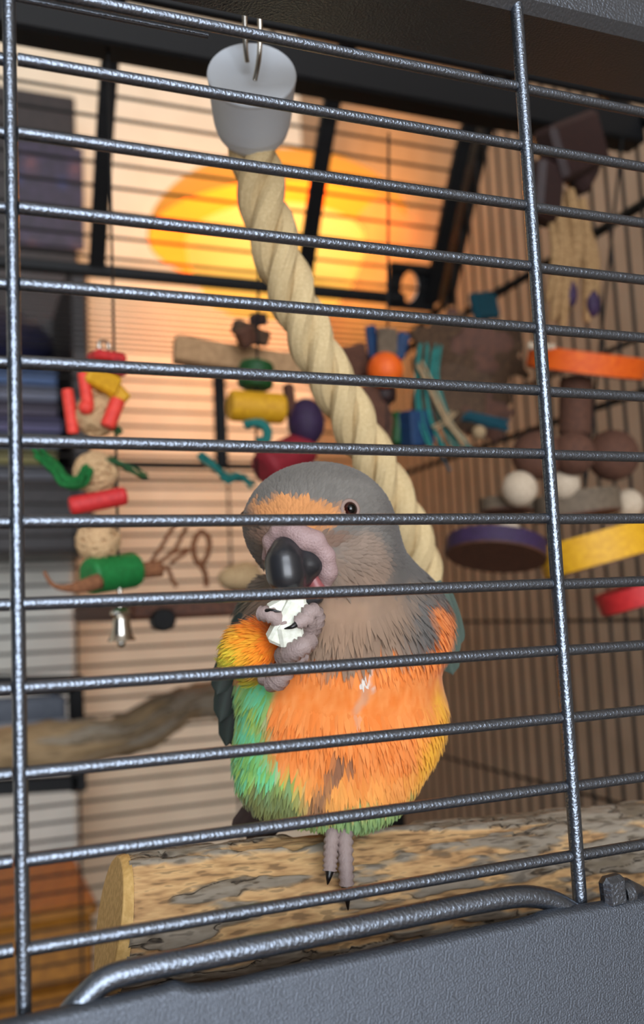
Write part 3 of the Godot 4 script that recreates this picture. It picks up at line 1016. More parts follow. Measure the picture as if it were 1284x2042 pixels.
func beak(o: Node3D, xf: Transform3D) -> void:
	var horn := mat("beak horn", Color(0.13, 0.135, 0.15), 0.36)
	horn.clearcoat_enabled = true
	horn.clearcoat = 0.4
	horn.clearcoat_roughness = 0.2
	var w0 := on(575, 1095).z
	var f := Field.new()
	f.soft = 2.3
	f.chain([bp(570, 1098, w0 + 1.5), bp(567, 1120, w0 + 3.6), bp(571, 1148, w0 + 4.2), bp(578, 1176, w0 + 2.6), bp(584, 1200, w0)], [3.83, 4.40, 4.40, 3.26, 0.99])
	f.chain([bp(613, 1108, w0 + 0.4), bp(615, 1126, w0 + 0.9), bp(606, 1150, w0 + 1.0)], [2.41, 3.26, 1.99])
	f.cap(bp(590, 1120, w0), bp(598, 1150, w0), 3.12, 2.55)
	var s := Surf.new()
	f.mesh_into(s, 0.3)
	part("beak", s.mesh(), horn, o, xf, "dark horn-coloured upper beak")
	var c := Field.new()
	c.soft = 2.0
	c.chain([on(529, 1112, -0.8), on(537, 1078, -0.4), on(556, 1060, -0.2), on(582, 1058, 0.0), on(606, 1078, 0.4), on(632, 1086, 0.2), on(650, 1108, 0.2), on(654, 1140, 0.4), on(646, 1172, 0.4)], [0.99, 1.42, 1.99, 2.41, 2.27, 1.99, 1.99, 2.13, 1.56])
	c.chain([on(600, 1064, 0.1), on(630, 1072, -0.1)], [1.99, 1.84])
	c.ell(bp(592, 1110, w0 - 2.0), Vector3(7.95, 7.09, 3.00))
	var cs := Surf.new()
	c.mesh_into(cs, 0.35)
	var pink := mat("cere skin", Color(0.62, 0.52, 0.51), 0.6)
	pink.heightmap_enabled = true
	pink.heightmap_texture = noise_tex(0.09, 128, [], 29, 3)
	pink.heightmap_scale = 0.02
	pink.uv1_triplanar = true
	pink.uv1_scale = Vector3.ONE * 110.0
	part("cere", cs.mesh(), pink, o, xf, "bare pinkish grey skin round the beak")
	var mo := Field.new()
	mo.soft = 1.5
	mo.cap(bp(622, 1150, w0 - 0.6), bp(632, 1172, w0 - 0.8), 1.84, 2.27)
	var ms := Surf.new()
	mo.mesh_into(ms, 0.35)
	part("tongue", ms.mesh(), mat("tongue", Color(0.55, 0.30, 0.30), 0.4), o, xf)
	var lo := Field.new()
	lo.soft = 2.0
	lo.chain([bp(560, 1198, w0 - 2.0), bp(600, 1203, w0 - 0.8), bp(632, 1192, w0 - 1.5)], [1.70, 2.55, 1.70])
	var ls := Surf.new()
	lo.mesh_into(ls, 0.4)
	part("lower_beak", ls.mesh(), horn, o, xf)

func wings(o: Node3D, xf: Transform3D) -> void:
	var dk := mat("wing feathers", Color.WHITE, 0.6)
	dk.vertex_color_use_as_albedo = true
	# long flight feathers lying down each flank, and the tail
	for w in [
		["wing", [[Vector3(-23.17, 14.33, -6.00), Vector3(-32.17, -21.24, -6.00), 7.0], [Vector3(-22.59, 13.41, -8.00), Vector3(-30.74, -29.26, -9.00), 7.5], [Vector3(-24.16, 11.64, -4.00), Vector3(-32.81, -12.85, -4.00), 6.5], [Vector3(-21.78, 10.89, -11.00), Vector3(-28.48, -31.78, -13.00), 7.0], [Vector3(-24.57, 10.42, -2.00), Vector3(-30.36, -6.38, 0.00), 6.0]], Color8(14, 18, 14), Color8(34, 46, 38)],
		["wing", [[Vector3(30.83, 18.68, -6.00), Vector3(35.76, -3.13, -9.00), 6.5], [Vector3(32.84, 17.50, -8.00), Vector3(37.52, -0.34, -12.00), 6.0], [Vector3(29.84, 19.48, -5.00), Vector3(34.32, 4.60, -6.00), 6.0], [Vector3(30.75, 14.68, -10.00), Vector3(36.46, -9.04, -15.00), 6.5]], Color8(48, 60, 52), Color8(80, 96, 86)],
		["tail", [[Vector3(-16.85, -39.83, -10.00), Vector3(-28.76, -56.66, -16.00), 6.0], [Vector3(-14.73, -41.91, -12.00), Vector3(-25.31, -59.18, -18.00), 6.0], [Vector3(-12.57, -44.00, -14.00), Vector3(-21.96, -61.88, -20.00), 6.0]], Color8(46, 36, 34), Color8(66, 54, 50)],
	]:
		var s := Surf.new()
		var first := true
		for q in w[1]:
			var a: Vector3 = q[0]
			var b: Vector3 = q[1]
			var dirv := (b - a).normalized()
			var x := dirv.cross(Vector3(0.0, 0.1, 1)).normalized()
			var z := x.cross(dirv)
			if z.z < 0:
				z = -z
			var len_ := a.distance_to(b)
			var rows := []
			for k in 13:
				var t := k / 12.0
				var wd: float = q[2] * 0.5 * sqrt(clampf(sin(minf(t * 1.2 + 0.25, 1.0) * PI * 0.5), 0, 1)) * (1.0 if t < 0.75 else sqrt(maxf(1.0 - pow((t - 0.75) / 0.25, 2), 0.0)))
				var row := []
				for j in 7:
					var u := (j - 3) / 3.0
					var col: Color = w[2].lerp(w[3], clampf(0.25 + absf(u) * 0.7 + sin(t * 60 + u * 9) * 0.08, 0, 1) if absf(u) > 0.1 else 0.9)
					row.append(s.put((a + dirv * len_ * t + x * u * wd + z * (1.0 - u * u) * 0.7 + z * sin(t * PI) * 1.4) * 0.001, (z + x * u * 0.5).normalized(), Vector2.ZERO, col.srgb_to_linear()))
				rows.append(row)
			for k in 12:
				for j in 6:
					s.quad(rows[k][j], rows[k][j + 1], rows[k + 1][j + 1], rows[k + 1][j])
		part(w[0], s.mesh(), dk, o, xf)

func toe(pts: Array, r0: float, r1: float) -> ArrayMesh:      # a scaly toe: a smooth path whose radius swells at every scute
	var path := smooth_path(pts, 12)
	var rad := []
	for k in path.size():
		var t := float(k) / (path.size() - 1)
		var r := lerpf(r0, r1, t) * (1.0 + 0.13 * sin(k * 1.35)) * (1.0 if t > 0.04 else 0.8)
		rad.append(r * (1.0 if t < 0.93 else 0.75))
	for k in path.size():
		path[k] *= 0.001
	var s := Surf.new()
	var rr := []
	for r in rad:
		rr.append(r * 0.001)
	tube_into(s, path, rr, 14, true)
	return s.mesh()

func claw(pts: Array, r: float) -> ArrayMesh:
	var path := smooth_path(pts, 6)
	var rad := []
	for k in path.size():
		rad.append(0.001 * r * (1.0 - 0.92 * k / (path.size() - 1)))
		path[k] *= 0.001
	return tube(path, rad, 10)

func feet(o: Node3D, xf: Transform3D) -> void:
	var scale_skin := mat("scaly skin", Color(0.60, 0.53, 0.51), 0.6)
	scale_skin.heightmap_enabled = true
	scale_skin.heightmap_texture = noise_tex(0.08, 128, [], 21, 2)
	scale_skin.heightmap_scale = 0.012
	scale_skin.uv1_triplanar = true
	scale_skin.uv1_scale = Vector3.ONE * 120.0
	var nail := mat("claw horn", Color(0.07, 0.06, 0.06), 0.35)
	# standing foot on the log
	var leg := part("standing_leg", toe([Vector3(2.19, -41.21, 4.29), Vector3(2.14, -44.79, 6.93), Vector3(2.37, -46.75, 9.25)], 4.26, 3.69), scale_skin, o, xf)
	var t1 := [Vector3(1.58, -45.78, 7.27), Vector3(0.39, -45.39, 14.75), Vector3(-0.18, -48.53, 18.63), Vector3(-0.47, -51.72, 21.31), Vector3(-0.61, -53.89, 22.40)]
	var t2 := [Vector3(3.25, -46.00, 6.63), Vector3(3.50, -45.81, 13.56), Vector3(3.53, -49.49, 17.81), Vector3(3.72, -54.37, 20.51), Vector3(3.83, -58.29, 21.17)]
	part("toe", toe(t1, 2.13, 1.70), scale_skin, o, xf)
	part("toe", toe(t2, 2.27, 1.84), scale_skin, o, xf)
	part("claw", claw([Vector3(-0.61, -53.24, 22.75), Vector3(-0.87, -54.84, 23.27), Vector3(-1.13, -56.82, 22.21)], 1.28), nail, o, xf)
	part("claw", claw([Vector3(3.82, -57.62, 21.53), Vector3(3.93, -60.43, 22.27), Vector3(4.23, -63.98, 20.97)], 1.56), nail, o, xf)
	part("toe", toe([Vector3(1.06, -46.42, 5.40), Vector3(-1.41, -50.28, -1.81), Vector3(-2.85, -54.37, -11.56)], 1.99, 1.56), scale_skin, o, xf)
	part("toe", toe([Vector3(3.86, -46.78, 4.32), Vector3(6.41, -51.03, -4.84), Vector3(7.98, -55.81, -15.71)], 1.99, 1.56), scale_skin, o, xf)
	# raised foot holding the food to the beak
	part("raised_leg", toe([Vector3(-20.10, 3.05, 20.00), Vector3(-15.69, -3.04, 24.00), Vector3(-13.53, -2.42, 26.00), Vector3(-11.04, 1.99, 28.00), Vector3(-9.74, 5.68, 29.00)], 3.12, 2.55), scale_skin, o, xf)
	part("toe", toe([Vector3(-12.26, 3.16, 29.00), Vector3(-9.99, 5.03, 33.00), Vector3(-7.24, 6.66, 34.00), Vector3(-5.30, 7.85, 31.00)], 2.70, 2.13), scale_skin, o, xf)
	part("toe", toe([Vector3(-11.07, 1.32, 27.00), Vector3(-8.80, 3.22, 31.00), Vector3(-6.57, 4.07, 30.00)], 2.41, 1.56), scale_skin, o, xf)
	part("toe", toe([Vector3(-9.74, 7.57, 29.00), Vector3(-12.01, 11.59, 32.00), Vector3(-14.91, 14.00, 33.50), Vector3(-18.26, 14.52, 31.50)], 2.13, 1.84), scale_skin, o, xf)
	part("toe", toe([Vector3(-6.34, 7.57, 29.00), Vector3(-5.55, 11.03, 31.50), Vector3(-6.25, 13.34, 34.20), Vector3(-8.93, 12.23, 35.20)], 2.13, 1.84), scale_skin, o, xf)
	part("toe", toe([Vector3(-5.58, 9.21, 29.00), Vector3(-4.05, 12.78, 31.50), Vector3(-4.78, 14.96, 33.20), Vector3(-6.98, 14.13, 34.60)], 2.27, 1.99), scale_skin, o, xf)
	part("claw", claw([Vector3(-17.94, 14.64, 32.60), Vector3(-15.10, 15.36, 34.60), Vector3(-12.64, 15.11, 34.60)], 0.99), nail, o, xf)
	part("claw", claw([Vector3(-8.44, 12.48, 35.20), Vector3(-9.89, 11.60, 36.00), Vector3(-11.88, 10.98, 35.00)], 0.99), nail, o, xf)
	# the food it holds
	var food := Surf.new()
	for q in [[Vector3(-11.03, 12.28, 31.50), Vector3(3.12, 6.24, 2.40), -0.45], [Vector3(-8.80, 15.72, 31.00), Vector3(2.13, 4.82, 2.40), 0.12], [Vector3(-13.30, 15.72, 31.00), Vector3(2.84, 1.99, 2.20), 0.5], [Vector3(-10.52, 9.58, 31.80), Vector3(3.12, 3.12, 2.60), 0.2], [Vector3(-12.76, 12.84, 32.00), Vector3(2.27, 1.99, 2.00), 0.9]]:
		box_into(food, Transform3D(Basis.from_euler(Vector3(0.2, 0.25, q[2])), q[0] * 0.001), q[1] * 0.002, 0.0008)
	var fo := part("food_chunk", food.mesh(), mottled("food", Color(0.86, 0.87, 0.80), Color(0.92, 0.93, 0.88), 80.0, 0.8), self, xf)
	tagged(fo, "ragged chunk of white food gripped in the parrot's raised foot", "food")

# ------------------------------------------------------------------ perches
func rope_perch() -> void:
	var top := Vector3(0.07457, 0.03413, -0.06700)
	var o := thing("rope_perch", "thick twisted natural rope perch hanging from a white nylon end knob", "rope perch", top)
	var path := smooth_path([Vector3(0.08138, 0.02324, -0.08800), Vector3(0.08486, 0.00812, -0.09200), Vector3(0.09043, -0.01020, -0.09500), Vector3(0.09770, -0.02575, -0.09900), Vector3(0.10731, -0.04349, -0.10300), Vector3(0.11914, -0.06180, -0.10700), Vector3(0.12959, -0.07921, -0.11000), Vector3(0.14060, -0.09703, -0.11400), Vector3(0.14901, -0.11168, -0.11800), Vector3(0.15154, -0.12469, -0.12200), Vector3(0.15108, -0.13781, -0.12600)], 14)
	var rope_m: Material = M["rope"]
	for k in 3:
		var pts := PackedVector3Array()
		var dist := 0.0
		for j in path.size():
			var d := (path[mini(j + 1, path.size() - 1)] - path[maxi(j - 1, 0)]).normalized()
			var x := d.cross(Vector3(0, 0, 1)).normalized()
			var y := d.cross(x)
			if j > 0:
				dist += path[j].distance_to(path[j - 1])
			var a := dist / 0.050 * TAU + TAU * k / 3.0
			pts.append(path[j] + (x * cos(a) + y * sin(a)) * 0.0046)
		var s := Surf.new()
		tube_into(s, pts, 0.0041, 14, true)
		# yarns that show as fine ridges along the strand
		for q in 7:
			var yp := PackedVector3Array()
			for j in pts.size():
				var d := (pts[mini(j + 1, pts.size() - 1)] - pts[maxi(j - 1, 0)]).normalized()
				var x := d.cross(Vector3(0, 0, 1)).normalized()
				var y := d.cross(x)
				var a := TAU * q / 7.0 + j * 0.10
				yp.append(pts[j] + (x * cos(a) + y * sin(a)) * 0.0035)
			tube_into(s, yp, 0.0009, 5, true)
		part("rope_strand", s.mesh(), rope_m, o)
	# nylon knob: its flat top leans to the front, its lower edge is rounded
	var axis := (top - Vector3(0.08159, 0.02606, -0.09000)).normalized()
	var r: float = 0.01388
	var h: float = 0.025
	var t := along(top - axis * h, top)
	var prof := [Vector2(0, h / 2), Vector2(r * 0.94, h / 2), Vector2(r * 0.985, h / 2 - 0.0002), Vector2(r, h / 2 - 0.0008), Vector2(r * 0.985, h / 2 - 0.002), Vector2(r * 0.93, -h * 0.05), Vector2(r * 0.90, -h * 0.22), Vector2(r * 0.84, -h * 0.36), Vector2(r * 0.74, -h * 0.46), Vector2(r * 0.62, -h * 0.5), Vector2(0, -h * 0.5)]
	part("end_knob", lathe(prof, 48), M["white nylon"], o, t, "white nylon knob capping the rope")
	# steel link and washer above it
	var lk := smooth_path([Vector3(0.07307, 0.02748, -0.06000), Vector3(0.07413, 0.03448, -0.05800), Vector3(0.07440, 0.04514, -0.05700), Vector3(0.07355, 0.05557, -0.05600), Vector3(0.07184, 0.06003, -0.05600), Vector3(0.07042, 0.05625, -0.05800), Vector3(0.07098, 0.04703, -0.06100), Vector3(0.07158, 0.03867, -0.06300), Vector3(0.07224, 0.03550, -0.06400)], 8)
	part("steel_link", tube(lk, 0.00075, 12), M["steel"], o)
	part("washer", lathe([Vector2(0.0, -0.0012), Vector2(0.0032, -0.0012), Vector2(0.0036, 0), Vector2(0.0032, 0.0012), Vector2(0, 0.0012)], 24), M["steel"], o, Transform3D(Basis.from_euler(Vector3(0.5, 0, 0.3)), Vector3(0.06992, 0.05231, -0.06000)))
	part("hanger", tube(PackedVector3Array([Vector3(0.07177, 0.05839, -0.05600), Vector3(Vector3(0.07177, 0.05839, -0.05600).x + 0.002, 0.066, -0.056)]), 0.001, 10), M["steel"], o)

func branch_perch() -> void:
	var o := thing("branch_perch", "knobbly grey-brown branch perch slanting up behind the parrot at lower left", "perch", Vector3(0.01597, -0.20774, -0.46000))
	var b := bark_image(512, 256, 31, Color(0.66, 0.56, 0.42), Color(0.50, 0.43, 0.33), Color(0.24, 0.19, 0.13), Color(0.60, 0.50, 0.36))
	var m := mat("branch bark", Color.WHITE, 0.95)
	m.albedo_texture = b[0]
	var n := FastNoiseLite.new()
	n.seed = 9
	n.frequency = 0.9
	var path := smooth_path([Vector3(-0.05591, -0.21078, -0.40000), Vector3(-0.01972, -0.21159, -0.42000), Vector3(0.01509, -0.21067, -0.44000), Vector3(0.04376, -0.21302, -0.45500), Vector3(0.07479, -0.21373, -0.47000), Vector3(0.10565, -0.21321, -0.49000), Vector3(0.13174, -0.20586, -0.51000), Vector3(0.16097, -0.19890, -0.53500), Vector3(0.19512, -0.19982, -0.55500), Vector3(0.23153, -0.19888, -0.57400)], 12)
	var s := Surf.new()
	var rows := []
	for k in path.size():
		var d := (path[mini(k + 1, path.size() - 1)] - path[maxi(k - 1, 0)]).normalized()
		var x := d.cross(Vector3(0, 0, 1)).normalized()
		var y := d.cross(x)
		var row := []
		for j in 33:
			var a := TAU * j / 32.0
			var nn := x * cos(a) + y * sin(a)
			var r := 0.0150 * (1.0 + 0.22 * n.get_noise_3d(k * 0.10, cos(a), sin(a)) + 0.10 * n.get_noise_3d(k * 0.4, cos(a) * 3, sin(a) * 3) + 0.10 * sin(k * 0.21))
			row.append(s.put(path[k] + nn * r, nn, Vector2(float(k) / path.size(), j / 32.0)))
		rows.append(row)
	for k in path.size() - 1:
		for j in 32:
			s.quad(rows[k][j], rows[k][j + 1], rows[k + 1][j + 1], rows[k + 1][j])
	for e in [0, path.size() - 1]:
		var d: Vector3 = (path[0] - path[1]).normalized() if e == 0 else (path[e] - path[e - 1]).normalized()
		var c := s.put(path[e], d)
		for j in 32:
			s.tri(c, rows[e][j], rows[e][j + 1])
	part("branch", s.mesh(), m, o)
	# feeder door behind it with a grey cup
	var dark: Material = M["dark frame"]
	var c := get_node("bird_cage")
	var fs := Surf.new()
	var z := -0.582
	var q := [Vector3(-0.03597, -0.17383, -0.58200), Vector3(0.07846, -0.18203, -0.58200), Vector3(0.07952, -0.25879, -0.58200), Vector3(-0.03589, -0.25348, -0.58200)]
	box_into(fs, along(q[0], q[1]), Vector3(0.014, q[0].distance_to(q[1]), 0.008), 0.001)
	box_into(fs, along(q[1], q[2]), Vector3(0.012, q[1].distance_to(q[2]) + 0.014, 0.008), 0.001)
	box_into(fs, along(q[2], q[3]), Vector3(0.012, q[3].distance_to(q[2]), 0.008), 0.001)
	box_into(fs, along(q[3], q[0]), Vector3(0.012, q[3].distance_to(q[0]), 0.008), 0.001)
	part("feeder_door", fs.mesh(), dark, c)
	var fc := thing("food_cup", "grey plastic food cup in the feeder door behind the branch", "food cup", Vector3(0.03106, -0.23601, -0.56500))
	var cs := Surf.new()
	var lo := Vector3(-0.03212, -0.23932, -0.57000)
	var hi := Vector3(0.06547, -0.18780, -0.57000)
	var w := hi.x - lo.x
	var hh := hi.y - lo.y
	var mid := (lo + hi) / 2
	box_into(cs, at(mid + Vector3(0, 0, 0.026)), Vector3(w, hh, 0.003), 0.001)
	box_into(cs, at(mid + Vector3(0, 0, -0.008)), Vector3(w, hh, 0.003), 0.001)
	for sx in [-0.5, 0.5]:
		box_into(cs, at(mid + Vector3(sx * w, 0, 0.009)), Vector3(0.003, hh, 0.036), 0.001)
	box_into(cs, at(mid + Vector3(0, -hh / 2, 0.009)), Vector3(w, 0.003, 0.036), 0.001)
	part("cup", cs.mesh(), M["grey plastic"], fc)
	part("rim", bevel_box(Vector3(w + 0.008, 0.004, 0.006), 0.001), mat("pale plastic", Color(0.55, 0.57, 0.60), 0.4), fc, at(Vector3(mid.x, Vector3(0.04052, -0.20596, -0.54000).y, mid.z + 0.03)))

func shelf() -> void:
	# brown wooden shelf fixed to the back of the cage
	var z := -0.30
	var o := thing("wooden_shelf", "dark brown wooden shelf fixed to the cage back behind the parrot", "shelf", Vector3(0.10627, -0.13479, -0.30000))
	var a := Vector3(0.07506, -0.11917, -0.30000)
	var b := Vector3(0.26546, -0.14226, -0.30000)
	var lo := Vector3(0.07474, -0.13278, -0.30000)
	part("shelf_board", bevel_box(Vector3(0.115, a.y - lo.y, 0.26), 0.002), M["brown wood"], o, at(Vector3(a.x + 0.0575, (a.y + lo.y) / 2, z - 0.13)))
	part("wing_nut", lathe(cyl_profile(0.0062, 0.012, 0.001), 24), M["dark frame"], o, Transform3D(Basis.from_euler(Vector3(PI / 2, 0, 0)), Vector3(0.09051, -0.13301, -0.29700)))
	var y := a.y
	var k := thing("bark_block", "pale tan block lying on the brown shelf beside the parrot's head", "wood block", Vector3(0.14094, -0.11446, -0.33000))
	var f := Field.new()
	f.soft = 4.0
	var p := Vector3(0.14337, -0.11453, -0.33000) * 1000.0
	f.ell(Vector3(p.x, y * 1000.0 + 8.2, p.z), Vector3(13, 8, 10))
	f.ell(Vector3(p.x + 5, y * 1000.0 + 10.2, p.z - 4), Vector3(9, 8, 9))
	var s := Surf.new()
	f.mesh_into(s, 1.0)
	part("block", s.mesh(), M["tan bark"], k)
	var v := thing("vine_twigs", "tangle of thin brown vine twigs curling up from the brown shelf", "twigs", Vector3(0.10769, -0.11404, -0.31500))
	for q in [
		[Vector3(0.08434, -0.10317, -0.31500), Vector3(0.09349, -0.10119, -0.31500), Vector3(0.10118, -0.09580, -0.31500), Vector3(0.10622, -0.08750, -0.31500), Vector3(0.10804, -0.08241, -0.31000)],
		[Vector3(0.08429, -0.10536, -0.31500), Vector3(0.09674, -0.10458, -0.31500), Vector3(0.10071, -0.11244, -0.31500), Vector3(0.10259, -0.11526, -0.31500)],
		[Vector3(0.08850, -0.10162, -0.31500), Vector3(0.09483, -0.09291, -0.31500), Vector3(0.09952, -0.08518, -0.31500), Vector3(0.10250, -0.07958, -0.31000)],
		[Vector3(0.12093, -0.11510, -0.32000), Vector3(0.11874, -0.10739, -0.31500), Vector3(0.11306, -0.10044, -0.31200), Vector3(0.11219, -0.09205, -0.31200), Vector3(0.11640, -0.08509, -0.31200), Vector3(0.12086, -0.08937, -0.31200), Vector3(0.12079, -0.09758, -0.31500), Vector3(0.11732, -0.10380, -0.31800)],
		[Vector3(0.10117, -0.09636, -0.31500), Vector3(0.11055, -0.09486, -0.31500), Vector3(0.09961, -0.10188, -0.31500)],
	]:
		part("twig", tube(smooth_path(q, 6), 0.0012 if q.size() != 8 else 0.0016, 7), M["vine"], v)

# ------------------------------------------------------------------ toys
func toys() -> void:
	toy_left()
	toy_middle()
	toy_cluster()
	toy_slices()
	toy_husk()

func toy_left() -> void:
	var o := thing("hanging_toy", "strung toy of red, yellow and green wood with wicker balls and a bell", "bird toy", Vector3(0.04846, -0.14210, -0.21500))
	rod("string", Vector3(Vector3(0.05506, 0.12916, -0.21500).x, 0.1274, -0.215), Vector3(0.05467, -0.12959, -0.21500), 0.0006, M["dark frame"], o, 8)
	var tor := TorusMesh.new()
	tor.inner_radius = 0.00178
	tor.outer_radius = 0.00333
	part("steel_ring", tor, M["steel"], o, Transform3D(Basis.from_euler(Vector3(PI / 2, 0.4, 0)), Vector3(0.05044, -0.01118, -0.21500)))
	block("hat_block", Vector3(0.05164, -0.01658, -0.21500), Vector3(0.01465, 0.00444, 0.012), M["red wood"], o, Vector3(0.1, 0.2, -0.05))
	block("hat_block", Vector3(0.05538, -0.02167, -0.21300), Vector3(0.00755, 0.00666, 0.010), M["crimson wood"], o, Vector3(0.1, 0.2, -0.3))
	block("yellow_block", Vector3(0.04787, -0.02803, -0.21000), Vector3(0.01545, 0.00883, 0.010), M["yellow wood"], o, Vector3(0.2, 0.3, -0.35))
	block("yellow_block", Vector3(0.05530, -0.03297, -0.21400), Vector3(0.00971, 0.00751, 0.009), M["yellow wood"], o, Vector3(0.2, 0.1, -0.75))
	cyl("curved_stick", Vector3(0.04043, -0.02539, -0.20800), Vector3(0.04226, -0.04071, -0.20800), 0.00260, M["coral wood"], o)
	ball("stick_end", Vector3(0.04142, -0.04074, -0.20800), 0.00325, M["coral wood"], o)
	cyl("curved_stick", Vector3(0.03452, -0.03121, -0.21600), Vector3(0.03674, -0.05110, -0.21600), 0.00257, M["coral wood"], o)
	cyl("curved_stick", Vector3(0.05479, -0.03712, -0.20600), Vector3(0.04983, -0.04963, -0.20600), 0.00328, M["coral wood"], o)
	vine_ball("wicker_ball", Vector3(0.04686, -0.04209, -0.21700), 0.00878, M["wicker"], o)
	vine_ball("wicker_ball", Vector3(0.04594, -0.06798, -0.21700), 0.00893, M["wicker"], o)
	vine_ball("wicker_ball", Vector3(0.04666, -0.09743, -0.21700), 0.00887, M["wicker"], o)
	frayed("raffia", [Vector3(0.02134, -0.06108, -0.21000), Vector3(0.02754, -0.06707, -0.21200), Vector3(0.03259, -0.07347, -0.21200), Vector3(0.03810, -0.07323, -0.20600), Vector3(0.04026, -0.06939, -0.20300)], 0.0022, 9, M["green raffia"], o)
	frayed("raffia", [Vector3(0.05038, -0.06267, -0.21000), Vector3(0.05570, -0.06477, -0.21000), Vector3(0.06212, -0.06798, -0.21000), Vector3(0.06688, -0.07014, -0.21000)], 0.0012, 6, M["dark green wood"], o)
	frayed("raffia", [Vector3(0.05250, -0.04743, -0.21200), Vector3(0.05516, -0.04997, -0.21000), Vector3(0.05598, -0.05172, -0.21000)], 0.0012, 5, M["dark green wood"], o)
	cyl("red_cylinder", Vector3(0.03364, -0.08363, -0.20800), Vector3(0.05762, -0.07886, -0.20800), 0.00406, M["red wood"], o, 0.0015)
	cyl("green_cylinder", Vector3(0.04106, -0.11316, -0.21200), Vector3(0.06372, -0.11019, -0.22200), 0.00781, M["green wood"], o, 0.002)
	part("vine_twig", tube(smooth_path([Vector3(0.02333, -0.11066, -0.21000), Vector3(0.02727, -0.11661, -0.21000), Vector3(0.03578, -0.11773, -0.21000), Vector3(0.04544, -0.11532, -0.20500)], 6), [0.0007, 0.0007, 0.0008, 0.0008, 0.0009, 0.001, 0.001, 0.0012, 0.0013, 0.0015, 0.0018, 0.002, 0.0024, 0.0026, 0.003, 0.0032, 0.0034, 0.0034, 0.0034], 8), M["vine"], o)
	part("vine_twig", tube(smooth_path([Vector3(0.06264, -0.11111, -0.22100), Vector3(0.06753, -0.11057, -0.22100), Vector3(0.07246, -0.11026, -0.22100), Vector3(0.07472, -0.11009, -0.22100)], 4), 0.0038, 8), M["vine"], o)
	rod("bell_link", Vector3(0.05502, -0.11341, -0.21500), Vector3(0.05506, -0.13112, -0.21500), 0.0008, M["steel"], o, 8)
	var r: float = 0.00582
	var h: float = 0.01166
	var bell := part("bell", lathe([Vector2(0, h), Vector2(r * 0.42, h * 0.97), Vector2(r * 0.62, h * 0.8), Vector2(r * 0.68, h * 0.5), Vector2(r * 0.78, h * 0.22), Vector2(r * 1.05, 0.0), Vector2(r * 1.0, 0.0), Vector2(r * 0.72, h * 0.2), Vector2(r * 0.6, h * 0.5), Vector2(0, h * 0.9)], 32), M["steel"], o, at(Vector3(0.05548, -0.14100, -0.21500)), "small shiny bell")
	var cl := SphereMesh.new()
	cl.radius = r * 0.3
	cl.height = r * 0.6
	part("clapper", cl, M["steel"], bell, at(Vector3(0.05525, -0.14184, -0.21500)))
	block("bell_cap", Vector3(0.05511, -0.12897, -0.21500), Vector3(0.00865, 0.00476, 0.006), M["steel"], o, Vector3(0, 0.4, 0), 0.002)

func toy_middle() -> void:
	var z := -0.26
	var o := thing("hanging_toy", "toy of green and yellow wooden drums with a cardboard strip and teal twist", "bird toy", Vector3(0.13584, -0.06168, -0.26000))
	rod("string", Vector3(0.12982, 0.10867, -0.22000), Vector3(0.13365, -0.04859, -0.26000), 0.0007, M["dark frame"], o, 8)
	part("cardboard_strip", bevel_box(Vector3(0.08946, 0.01404, 0.008), 0.0008), M["cardboard"], o, Transform3D(Basis.from_euler(Vector3(-0.15, 0, -0.10)), Vector3(0.14045, 0.00324, -0.27500)))
	block("star_chip", Vector3(0.13404, 0.01502, -0.26200), Vector3(0.02061, 0.00793, 0.008), M["brown leather"], o, Vector3(0.3, 0.2, -0.25))
	block("star_chip", Vector3(0.12992, 0.01136, -0.25800), Vector3(0.00951, 0.01057, 0.007), M["brown wood"], o, Vector3(0.3, 0.2, 0.6))
	block("red_chip", Vector3(0.13849, 0.02243, -0.26200), Vector3(0.00898, 0.00634, 0.006), M["maroon leather"], o, Vector3(0.3, 0.2, 0.2))
	cyl("green_drum", Vector3(0.13444, -0.00258, -0.25500), Vector3(0.13278, -0.01698, -0.25500), 0.00933, M["dark green wood"], o, 0.003)
	cyl("yellow_drum", Vector3(0.11733, -0.02719, -0.25000), Vector3(0.14644, -0.02810, -0.25000), 0.00791, M["yellow wood"], o, 0.002)
	part("teal_ring", tube(smooth_path([Vector3(0.12512, -0.03669, -0.25000), Vector3(0.13089, -0.03588, -0.24800), Vector3(0.13574, -0.03954, -0.24700), Vector3(0.13531, -0.04503, -0.24800), Vector3(0.13195, -0.04526, -0.25000)], 6), 0.0026, 10), M["teal raffia"], o)
	ball("purple_ball", Vector3(0.16023, -0.03341, -0.25500), 0.01158, M["purple wood"], o, Vector3(0.85, 1.1, 0.85))
	cyl("crimson_drum", Vector3(0.13321, -0.06016, -0.25000), Vector3(0.16213, -0.04527, -0.26000), 0.00973, M["crimson wood"], o, 0.004)
	block("wood_peg", Vector3(0.15176, -0.02250, -0.25500), Vector3(0.00472, 0.01835, 0.006), M["brown wood"], o, Vector3(0, 0.2, 0.1))
	frayed("teal_twist", [Vector3(0.10099, -0.05398, -0.24500), Vector3(0.10787, -0.05933, -0.24500), Vector3(0.11401, -0.06548, -0.24500), Vector3(0.11988, -0.06447, -0.24300), Vector3(0.12617, -0.06891, -0.24300)], 0.0017, 6, M["teal raffia"], o)
	frayed("jute_fray", [Vector3(0.10071, -0.05480, -0.24600), Vector3(0.10858, -0.06115, -0.24600), Vector3(0.11770, -0.06184, -0.24400)], 0.0012, 3, M["jute"], o)
	rod("string", Vector3(0.13219, -0.04561, -0.25500), Vector3(0.12849, -0.06421, -0.24400), 0.0007, M["dark frame"], o, 8)

